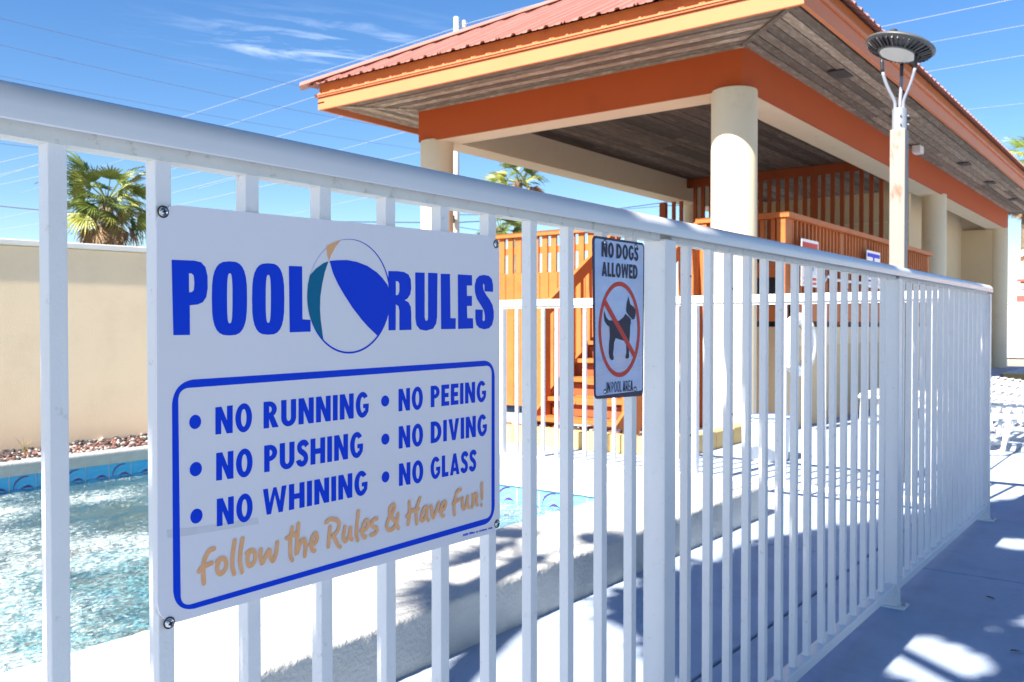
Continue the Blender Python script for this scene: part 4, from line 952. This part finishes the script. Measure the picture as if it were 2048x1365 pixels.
# planting bed edging in front of the pavilion
bed=thing('planting_bed',(7.5,4,0),'dark planting bed edged with low yellow blocks at the pavilion corner','planting bed')
rb=random.Random(8)
x=6.63
while x<7.9:
    MB().box(x+.003,x+.375,3.33,3.45,-.002,.155+rb.uniform(-.003,.003),YCURB).build('edging_block',bed,bevel=.008);x+=.378
y=3.455
while y<6.9:
    MB().box(6.63,6.75,y+.003,y+.255,-.002,.155+rb.uniform(-.003,.003),YCURB).build('edging_block',bed,bevel=.008);y+=.258
bx('soil',(6.752,7.15,3.452,6.9,0,.10),MULCH,parent=bed)
rk=MB()
for i in range(300):
    x=rb.uniform(6.8,7.15);y=rb.uniform(3.5,6.8);rk.ball((x,y,.115),rb.uniform(.012,.035),rb.choice((STONE3,STONE3,STONE2,STONE1)),1,(1.2,1,.8),.25,rb)
o=rk.build('lava_rock',bed);o['kind']='stuff'
# ------------------------------------------------ lamp
lp=thing('lamp_post',(6.55,1.60,0),'rusty white square lamp post topped by a black disc light on curved arms','lamp post')
LX,LY=6.53,1.57
bx('post',(LX,LX+.1,LY,LY+.1,0,2.44),POSTW,.004,parent=lp)
cx,cy=LX+.05,LY+.05
MB().lathe([(.047,2.44),(.047,2.585),(.04,2.59)],(cx,cy,0),GALV,24).build('collar',lp,smooth=False)
for a in (200,290):
    for z in (2.475,2.535):
        c,s_=math.cos(R(a)),math.sin(R(a));MB().tube([(cx+c*.044,cy+s_*.044,z),(cx+c*.062,cy+s_*.062,z)],.007,GALVL,8).build('bolt',lp)
HC=Vector((cx-.02,cy,2.985));tilt=Matrix.Rotation(R(17),3,Vector((.797,.604,0)))
for i,a in enumerate((128,248,8)):
    c,s_=math.cos(R(a)),math.sin(R(a))
    pts=[];
    for t,(rr_,z) in enumerate(((.030,2.58),(.035,2.64),(.085,2.74),(.118,2.84),(.125,2.93))): pts.append(Vector((cx+c*rr_,cy+s_*rr_,z)))
    Q=[]
    E=[pts[0]*2-pts[1]]+pts+[pts[-1]*2-pts[-2]]
    for k in range(1,len(E)-2):
        for t in (0,.25,.5,.75):
            A,B,C_,D_=E[k-1],E[k],E[k+1],E[k+2];Q.append(.5*((2*B)+(C_-A)*t+(2*A-5*B+4*C_-D_)*t*t+(3*B-A-3*C_+D_)*t**3))
    Q.append(pts[-1])
    ao=MB().tube(Q[:13],.0115,GALVL,10).build('arm',lp,smooth=True);MB().tube(Q[12:],.0125,LAMPD,10).build('arm_sleeve',ao,smooth=True)
def disc(prof,mt,name,n=48,smooth=True):
    b=MB();vs=[]
    for r,z in prof:
        for k in range(n):
            v=tilt@Vector((r*math.cos(2*math.pi*k/n),r*math.sin(2*math.pi*k/n),z))+HC;vs.append(v)
    m=len(prof);fs=[(i*n+k,i*n+(k+1)%n,(i+1)*n+(k+1)%n,(i+1)*n+k) for i in range(m-1) for k in range(n)];fs+=[tuple(range(n-1,-1,-1)),tuple((m-1)*n+k for k in range(n))]
    b.add(vs,fs,mt);o=b.build(name,lp,smooth=smooth);o.modifiers.new('es','EDGE_SPLIT').split_angle=R(45);return o
disc([(.12,-.02),(.218,.012),(.232,.022),(.232,.030),(.212,.045),(.13,.062),(.115,.064)],LAMPG,'lamp_head')
disc([(.135,-.030),(.135,-.020),(.123,-.018)],LAMPG,'lens_rim')
disc([(.120,-.033),(.118,-.028)],LENS,'diffuser')
disc([(.10,.064),(.10,.085),(.085,.092)],LAMPG,'top_cap')
fb=MB()
for k in range(36):
    a=2*math.pi*k/36;c,s_=math.cos(a),math.sin(a)
    p=[tilt@Vector(v)+HC for v in ((.138*c,.138*s_,-.018),(.214*c,.214*s_,.008),(.214*c,.214*s_,-.004),(.150*c,.150*s_,-.032))]
    q_=[tilt@Vector((-s_*.004,c*.004,0))+0*HC for _ in range(1)][0]
    fb.add([v+q_ for v in p]+[v-q_ for v in p],[(0,1,2,3),(7,6,5,4),(0,4,5,1),(1,5,6,2),(2,6,7,3),(3,7,4,0)],LAMPD if k%3 else LAMPG)
fb.build('cooling_fins',lp)
MB().ball(HC+tilt@Vector((-.08,.05,.10)),.03,DARK,2,(1,1,.5)).build('light_sensor',lp,smooth=True)
# ------------------------------------------------ pool-side objects
bk=thing('bucket',(7.1,2.55,0),'round white bucket with a blue rim standing on the deck behind the fence','bucket')
bxx,byy=7.02,2.72
MB().lathe([(.145,0),(.158,.02),(.178,.32),(.178,.325)],(bxx,byy,0),WPLAS,32).build('tub',bk,smooth=False)
MB().lathe([(.180,.325),(.190,.328),(.190,.348),(.178,.352),(.05,.354)],(bxx,byy,0),WPLAS,32).build('lid',bk)
tb=[(bxx+.188*math.cos(2*math.pi*k/32),byy+.188*math.sin(2*math.pi*k/32),.352) for k in range(32)]
MB().tube(tb,.007,BPLAS,8,closed=True).build('rim',bk,smooth=True)
lr=thing('life_ring',(8.95,3.15,0),'white life ring hanging below the deck signs','life ring')
lc_=Vector((8.95,3.15,.90));pts=[lc_+Vector((.26*math.cos(2*math.pi*k/40)*.98,.26*math.cos(2*math.pi*k/40)*-.12,.26*math.sin(2*math.pi*k/40))) for k in range(40)]
MB().tube(pts,.062,WPLAS,14,closed=True).build('ring',lr,smooth=True)
for a in (45,135,225,315):
    i=int(a/9);d=(pts[(i+1)%40]-pts[i-1]).normalized();MB().tube([pts[i]-d*.03,pts[i]+d*.03],.066,mat('ring_band',(.62,.60,.58),.5),14).build('band',lr,smooth=True)

sh=thing('rescue_pole',(11,3.2,1.6),'pale aluminium rescue pole with bent hook on the deck side','rescue pole')
MB().tube([(9.75,3.2,1.50),(9.95,3.2,1.63),(10.02,3.2,1.64),(10.15,3.2,1.61),(12.9,3.2,1.62)],.018,WPLAS,8).build('pole',sh,smooth=True)
def notice(name,x,z0,z1,w,head,body,label,lines):
    t=thing(name,(x,3.19,z0),label,'sign')
    MB().box(x,x+w,3.188,3.194,z0,z1,WPLAS).build('board',t)
    F=Flat(3.188);HD=[(x+.02,z1-.03-head[1]),(x+w-.02,z1-.03-head[1]),(x+w-.02,z1-.03),(x+.02,z1-.03)];F.poly(HD,head[0]);
    for (a,b,c,d,mt) in lines: F.poly([(x+w*a,z0+(z1-z0)*b),(x+w*c,z0+(z1-z0)*b),(x+w*c,z0+(z1-z0)*d),(x+w*a,z0+(z1-z0)*d)],mt)
    F.b.build('print',t)
notice('notice_sign',9.13,1.50,1.99,.52,(DRED,.09),None,'white warning notice with red header on the deck balustrade',
   [(.15,.28,.85,.72,TILEL),(.3,.35,.7,.62,TEAL),(.12,.14,.88,.20,DRED),(.12,.05,.88,.10,DRED)])
notice('notice_sign',11.45,1.57,2.03,.60,(BLUE,.05),None,'pale blue and white pool notice on the deck balustrade',
   [(.44,.60,.56,.85,BLUE),(.12,.40,.88,.45,BLUE),(.12,.28,.80,.33,BLUE),(.12,.16,.85,.21,BLUE)])
# sun loungers stacked in rows beyond the fence
def lounger(x,y,rz,label):
    r=thing('sun_lounger',(0,0,0),label,'sun lounger','white strap sun loungers on the deck')
    for s in (-1,1):
        MB().tube([(-.95,s*.31,.33),(.35,s*.31,.33),(.95,s*.31,.40)],.022,WPLAS,10).build('side_rail',r,smooth=True)
        for xx in (-.7,.3):
            MB().tube([(xx-.12,s*.31,.32),(xx-.08,s*.33,.05),(xx,s*.33,.02),(xx+.10,s*.33,.05),(xx+.14,s*.31,.32)],.019,WPLAS,10).build('leg',r,smooth=True)
    for xx in (-.95,.95): MB().tube([(xx,-.31,.33+.07*(xx>0)),(xx,.31,.33+.07*(xx>0))],.022,WPLAS,10).build('cross_bar',r,smooth=True)
    sm_=MB().box(-.022,.022,-.325,.325,-.003,.003,WPLAS).mesh('strap')
    for k in range(22):
        xx=-.88+k*.083;z=.358 if xx<.35 else .358+(xx-.35)*.12
        inst(sm_,'strap',(xx,0,z),r)
    r.location=(x,y,0);r.rotation_euler=(0,0,rz);return r
def relocate_children(r):
    for c in r.children: c.matrix_parent_inverse=Matrix.Identity(4)
LL=[(8.75,1.05,96,'white strap sun lounger nearest the end of the fence'),(9.75,1.2,88,'white strap sun lounger, second from the fence end'),(10.8,1.1,92,'white strap sun lounger in the middle of the row'),(11.9,1.2,90,'white strap sun lounger, fourth in the row from the fence'),(13.1,1.15,93,'white strap sun lounger farthest along the row, by the pavilion step'),(9.6,3.0,5,'white strap sun lounger set sideways in front of the cream deck base')]
for x,y,a,l in LL:
    if a==5: x,y=10.9,2.6
    relocate_children(lounger(x,y,R(a),l))
# ------------------------------------------------ distant buildings
ww_=thing('boundary_wall',(36,0,0),'sunlit white boundary wall beyond the end of the pavilion','wall')
MB().box(36,36.25,-12,5.6,0,1.9,WWALL).build('wall_face',ww_);MB().box(35.97,36.28,-12.02,5.62,1.902,1.96,WWALL).build('wall_cap',ww_)
st_=MB().box(20.6,21.0,-1,3.05,0,.125,YCURB).build('concrete_step');tagm(st_,'low brown step edge on the deck in front of the white wall','step')
fbld=thing('apartment_building',(42,4,0),'distant salmon and white building with a red latticed balcony','building')
MB().box(42,50,-9,5.6,0,3.95,SALM).build('wall',fbld)
b=MB();poly_prism(b,[(-9,3.95),(5.6,3.95),(-1.7,6.4)],42.05,49.9,SALM,'x');b.build('gable',fbld)
for s,(ya,yb) in ((1,(5.9,-1.7)),(-1,(-9.3,-1.7))): MB().beam((41.9,ya,3.98),(41.9,yb,6.5),.2,.22,WWALL).build('roof_edge',fbld)
MB().box(41.2,41.9,-9,5.6,2.98,3.5,WWALL).build('balcony_beam',fbld)
MB().box(41.1,41.3,-9,5.6,1.75,2.35,REDP).build('balcony_panel',fbld);MB().box(41.1,41.25,-9,5.6,2.92,3.02,REDP).build('balcony_rail',fbld)
lm=MB().box(-.04,.04,-.14,.14,0,.2,WWALL).mesh('balustrade_block')
y=5.45
while y>1.6:
    for z in (2.36,2.62): inst(lm,'balustrade_block',(41.2,y,z),fbld)
    inst(lm,'balustrade_block',(41.2,y,1.55),fbld,sc=(1,.7,.8));y-=.42
for yy in (4.55,1.5,-2): MB().box(41.0,41.05,yy-.32,yy+.32,2.36,2.92,GLASSD).build('window',fbld)
WIREB=mat('wire_weathered',(.14,.22,.42),.6)
# ------------------------------------------------ utility pole and wires
def camdir(px,py,Z):
    f_=1790.;th=R(37.16);pt=R(.88)
    fw=Vector((math.cos(th)*math.cos(pt),math.sin(th)*math.cos(pt),-math.sin(pt)));rt=Vector((math.sin(th),-math.cos(th),0));up_=rt.cross(fw)
    return Vector((0,0,1.075))+(fw+rt*((px-1024)/f_)+up_*((682.5-py)/f_))*Z
pp=camdir(913,640,32)
up=thing('utility_pole',(pp.x,pp.y,0),'tall pale utility pole rising behind the pavilion roof','utility pole')
MB().lathe([(.13,0),(.10,7),(.088,camdir(913,38,32).z)],(pp.x,pp.y,0),CONCP,16).build('pole',up,smooth=True)
it=camdir(928,48,32);MB().beam((pp.x,pp.y,it.z),(it.x,it.y,it.z),.05,.05,GALV).build('bracket',up)
MB().lathe([(.03,-.15),(.09,-.12),(.05,-.06),(.1,-.03),(.05,.03),(.09,.06),(.03,.12)],(it.x,it.y,it.z),WPLAS,12).build('insulator',up)
MB().lathe([(.05,-.1),(.08,-.05),(.08,.15),(.04,.18)],tuple(camdir(905,441,31.7)),DARK,12).build('splice_case',up)
WG='overhead power lines crossing the sky'
def wire(p,q,za,zb,r,mt,label,sag=.0,ext=1.6):
    a=camdir(p[0],p[1],za);b=camdir(q[0],q[1],zb);n_=14
    pts=[]
    tl=-ext if p[0]<720 else (-.35 if p[0]>1600 else 0); tr=4.0 if q[0]>1150 else 1.0
    for k in range(n_+1):
        t=k/n_;v=a+(b-a)*t;v.z-=sag*4*t*(1-t);pts.append(v)
    if tl<0: pts.insert(0,a+(b-a)*tl)
    if tr>1: pts.append(b+(b-a)*(tr-1))
    o=MB().tube(pts,r,mt,6).build('power_line');tagm(o,label,'power line',WG)
ORD=['highest','second highest','third from the top','fourth from the top','fifth from the top','sixth from the top','seventh from the top','eighth from the top','ninth from the top','lowest']
wire((300,256),(925,52),48,32,.011,WIREL,'pale power line running down left from the utility pole top')
wire((925,50),(1160,-15),32,26,.011,WIREL,'pale power line running up right from the utility pole top')
for k,(p,q,za,zb) in enumerate((((360,282),(900,105),60,36),((470,300),(900,167),58,38),((640,311),(900,240),56,44),((770,322),(900,290),50,44))):
    wire(p,q,za,zb,.012,WIREL,'pale power line between the fence rail and the left roof corner, '+ORD[k])
for k,(p,q,za,zb) in enumerate((((345,357),(440,334),60,55),((345,386),(520,341),60,50),((345,413),(640,348),66,50),((600,425),(780,385),66,50))):
    wire(p,q,za,zb,.013,WIREL,'pale power line seen between pickets just above the big sign, '+ORD[k])
for k,(p,q,za,zb) in enumerate((((0,325),(82,306),52,50),((0,350),(82,329),54,52),((0,370),(82,352),56,54),((0,437),(82,420),60,58),((0,460),(82,447),60,58))):
    wire(p,q,za,zb,.012,WIREL,'pale power line left of the first picket, '+ORD[k])
for k,(p,q,za,zb) in enumerate((((1700,67),(2060,-8),34,27),((1800,96),(2060,49),36,29),((1800,153),(2060,109),38,31),((1850,229),(2060,206),42,34))):
    wire(p,q,za,zb,.011,WIREL,'pale power line right of the disc lamp, '+ORD[k])
for k,(p,q,za,zb,sg) in enumerate((((-20,32),(700,190),22,34,.1),((-20,85),(860,268),22,36,.15),((-20,148),(850,301),24,38,.1),((-20,285),(140,304),26,28,0))):
    wire(p,q,za,zb,.009,WIREB,'faint blue-grey power line sloping down from the upper left, '+ORD[k],sg)
for (p,q,za,zb,sg,r_,lb_) in (((-20,410),(300,434),30,30,.05,.024,'thick dark cable passing behind the left palm'),((600,443),(905,446),32,32,0,.02,'dark cable reaching the utility pole from the left'),
    ((905,446),(1330,405),32,36,.1,.017,'dark cable leaving the utility pole to the right, lower one'),((905,430),(1330,412),32,36,.1,.011,'thin cable leaving the utility pole to the right, upper one'),
    ((920,455),(1010,470),32,33,0,.011,'short thin cable dropping from the utility pole behind the small palm'),((1330,412),(1450,408),36,38,0,.017,'dark cable crossing behind the slat screen')):
    wire(p,q,za,zb,r_,WIRED,lb_,sg)
# ------------------------------------------------ palms
def frond_mesh(L,nseg,spread,droop,mt,seed,petiole=.55,wid=.055):
    rr=random.Random(seed);b=MB()
    pl=L*petiole
    def drp(p): # bend down with distance
        d=math.hypot(p[0],p[1]);return (p[0],p[1],p[2]-droop*d*d)
    P=[drp((pl*k/4,0,0)) for k in range(5)];b.tube(P,[.022,.018,.015,.013,.012],mt,5)
    for i in range(nseg):
        a=(i/(nseg-1)-.5)*2*spread;l=L*(1-petiole)*(1.0-.25*abs(a)/max(spread,.01))*rr.uniform(.88,1.08)*1.25
        c,s=math.cos(a),math.sin(a);tw=.12*math.sin(a)
        pts=[]
        for k,t in enumerate((0,.25,.55,.8,1)):
            x=pl+c*l*t;y=s*l*t;z=tw*l*t*.5-(t**3)*l*rr.uniform(.08,.38)
            ww_=wid*[.35,.9,.8,.4,.04][k]
            v=drp((x,y,z));pts.append((v,ww_))
        vs=[]
        for (x,y,z),w_ in pts:
            vs+=[(x-s*w_/2,y+c*w_/2,z+.012),(x,y,z),(x+s*w_/2,y-c*w_/2,z+.012)]
        fs=[]
        for k in range(4):
            fs+=[(3*k,3*k+1,3*k+4,3*k+3),(3*k+1,3*k+2,3*k+5,3*k+4)]
        b.add(vs,fs,mt)
    return b.mesh('frond')
FM={}
def palm(x,y,z,rad,nf,seed,label,lean=(0,0),trunk_r=.16,dead=.35,low=-1.0,group=None,up_=.9):
    r=thing('palm_tree',(x-lean[0],y-lean[1],0),label,'palm tree',group);rr=random.Random(seed)
    tp=[(x-lean[0]*(1-t),y-lean[1]*(1-t),(z+.1)*t) for t in (0,.2,.4,.6,.8,1)]
    nz_=30;pts=[];rs=[]
    for k in range(nz_+1):
        t=k/nz_;pts.append((x-lean[0]*(1-t)**1.5,y-lean[1]*(1-t)**1.5,(z+.1)*t));rs.append(trunk_r*(1.15-.25*t)*(1+.05*(k%2)))
    MB().tube(pts,rs,TRUNK,12).build('trunk',r)
    for i in range(nf):
        u=(i+.5)/nf
        el=math.asin(max(-1,min(1,up_+(low-up_)*u)))+rr.uniform(-.12,.12)
        az=i*2.39996+rr.uniform(-.3,.3)
        isd=(u>1-dead)
        key=(round(rad,1),'d' if isd else ('y' if rr.random()<.25 else 'g'),rr.randrange(3))
        if key not in FM:
            mt=DEAD if key[1]=='d' else (LEAFY if key[1]=='y' else LEAF)
            FM[key]=frond_mesh(rad,17 if not isd else 13,R(68) if not isd else R(45),(.10 if not isd else .22)/max(rad,.5),mt,key[2]+5,.56,.05*rad/1.4+.012)
        o=inst(FM[key],'frond',(x,y,z),r,rot=(rr.uniform(-1.1,1.1),-el,az),sc=(1,)*3)
        s_=rr.uniform(.62,1.15);o.scale=(s_,s_,s_)
    return r
def pc(px,py,Z): v=camdir(px,py,Z);return v.x,v.y,v.z
x,y,z=pc(214,402,22);palm(x,y,z,1.30,56,3,'bushy fan palm rising above the cream wall at the left',trunk_r=.15,dead=.22,low=-1.0)
x,y,z=pc(1036,366,32);palm(x,y,z,1.15,42,9,'shaggy fan palm seen through the pavilion left of its big column',trunk_r=.16,dead=.5)
x,y,z=pc(1000,462,28);palm(x,y,z,.85,30,17,'low green palm top just above the orange deck rail',trunk_r=.12,dead=.1,low=-.4)
x,y,z=pc(2092,322,36);palm(x,y,z,1.7,46,23,'tall palm behind the right end of the pavilion roof',trunk_r=.2,dead=.3)
x,y,z=pc(2050,402,40);palm(x,y,z,1.0,26,29,'drooping palm fronds hanging below the right eave',trunk_r=.15,dead=.5,low=-1,up_=.0)
# broad-leaved trees beside the walkway behind the viewer; crowns shaped for the shade they cast on the deck
GAPS=[(3.12,.66,.30),(2.8,.5,.2),(3.72,.42,.13),(3.55,.55,.10),(5.05,.68,.22),(4.9,.45,.12),(2.35,.2,.2),(4.2,1.25,.07),(3.5,1.3,.05),(4.6,1.35,.06)]     # holes cut in the crowns where sun patches should land on the deck
def shade_tree(x,y,z,rx,ry,rz,n,seed,label,trunk,nc=120):
    r=thing('shade_tree',(trunk[0],trunk[1],0),label,'tree','trees beside the walkway');rr=random.Random(seed)
    tb=MB();T0=Vector((trunk[0],trunk[1],0));T1=Vector((x,y,z-.5))
    tb.tube([T0,T0.lerp(T1,.35)+Vector((.08,-.05,0)),T0.lerp(T1,.7),T1],[.17,.14,.12,.09],TRUNK,10);tb.build('trunk',r,smooth=True)
    cl=[]
    for i in range(nc):
        a=rr.uniform(0,6.283);d=math.sqrt(rr.random());cl.append(Vector((x+rx*d*math.cos(a),y+ry*d*math.sin(a),z+rz*rr.uniform(-1,1)*math.sqrt(max(0,1-d*d)+.1))))
    lb=MB()
    for c_ in cl[:12]: lb.tube([T0.lerp(T1,.8),(T1+c_)/2+Vector((0,0,-.1)),c_],[.05,.03,.012],TRUNK,6)
    lb.build('limbs',r)
    b=MB();q=LEAF;vs=[]
    for i in range(n):
        c_=cl[rr.randrange(nc)];p=c_+Vector((rr.gauss(0,.27),rr.gauss(0,.27),rr.gauss(0,.18)))
        hx,hy=p.x-sd.x/sd.z*p.z,p.y-sd.y/sd.z*p.z
        ed=1.15 if hx<2.45 else (1.15+(hx-2.45)*1.2 if hx<2.98 else (1.80-(hx-2.98)*.13 if hx<4.5 else 1.6-(hx-4.5)*.42))
        if hy>ed+rr.gauss(0,.05): continue  # trims the crown so its shadow stops at a set edge
        if any((hx-a_)**2+((hy-b_)*1.3)**2<(r_*rr.uniform(.8,1.25))**2 for a_,b_,r_ in GAPS): continue
        l=rr.uniform(.07,.13);w_=l*.5
        u=Vector((rr.uniform(-1,1),rr.uniform(-1,1),rr.uniform(-.6,.6))).normalized();v=u.cross(Vector((rr.uniform(-.5,.5),rr.uniform(-.5,.5),1))).normalized()
        vs=[p-u*l,p+v*w_,p+u*l,p-v*w_];b.add(vs,[(0,1,2,3)],q)
    o=b.build('crown',r)
    return r
shade_tree(-1.25,.35,4.7,2.2,2.3,.7,26000,31,'leafy shade tree leaning over the walkway just behind the camera',(-2.2,-2.6))
shade_tree(.25,-.1,5.0,2.4,2.2,.7,22000,37,'leafy shade tree on the outer side of the walkway',(1.0,-3.6))
shade_tree(-1.2,-4.0,5.0,2.2,2.0,.8,7000,41,'leafy shade tree farthest out from the fence',(-1.3,-4.4))
palm(-1.45,2.42,4.15,.62,6,47,'thin young palm behind the camera leaning over the pool edge',lean=(.6,3.4),trunk_r=.06,dead=.1,low=-.2)
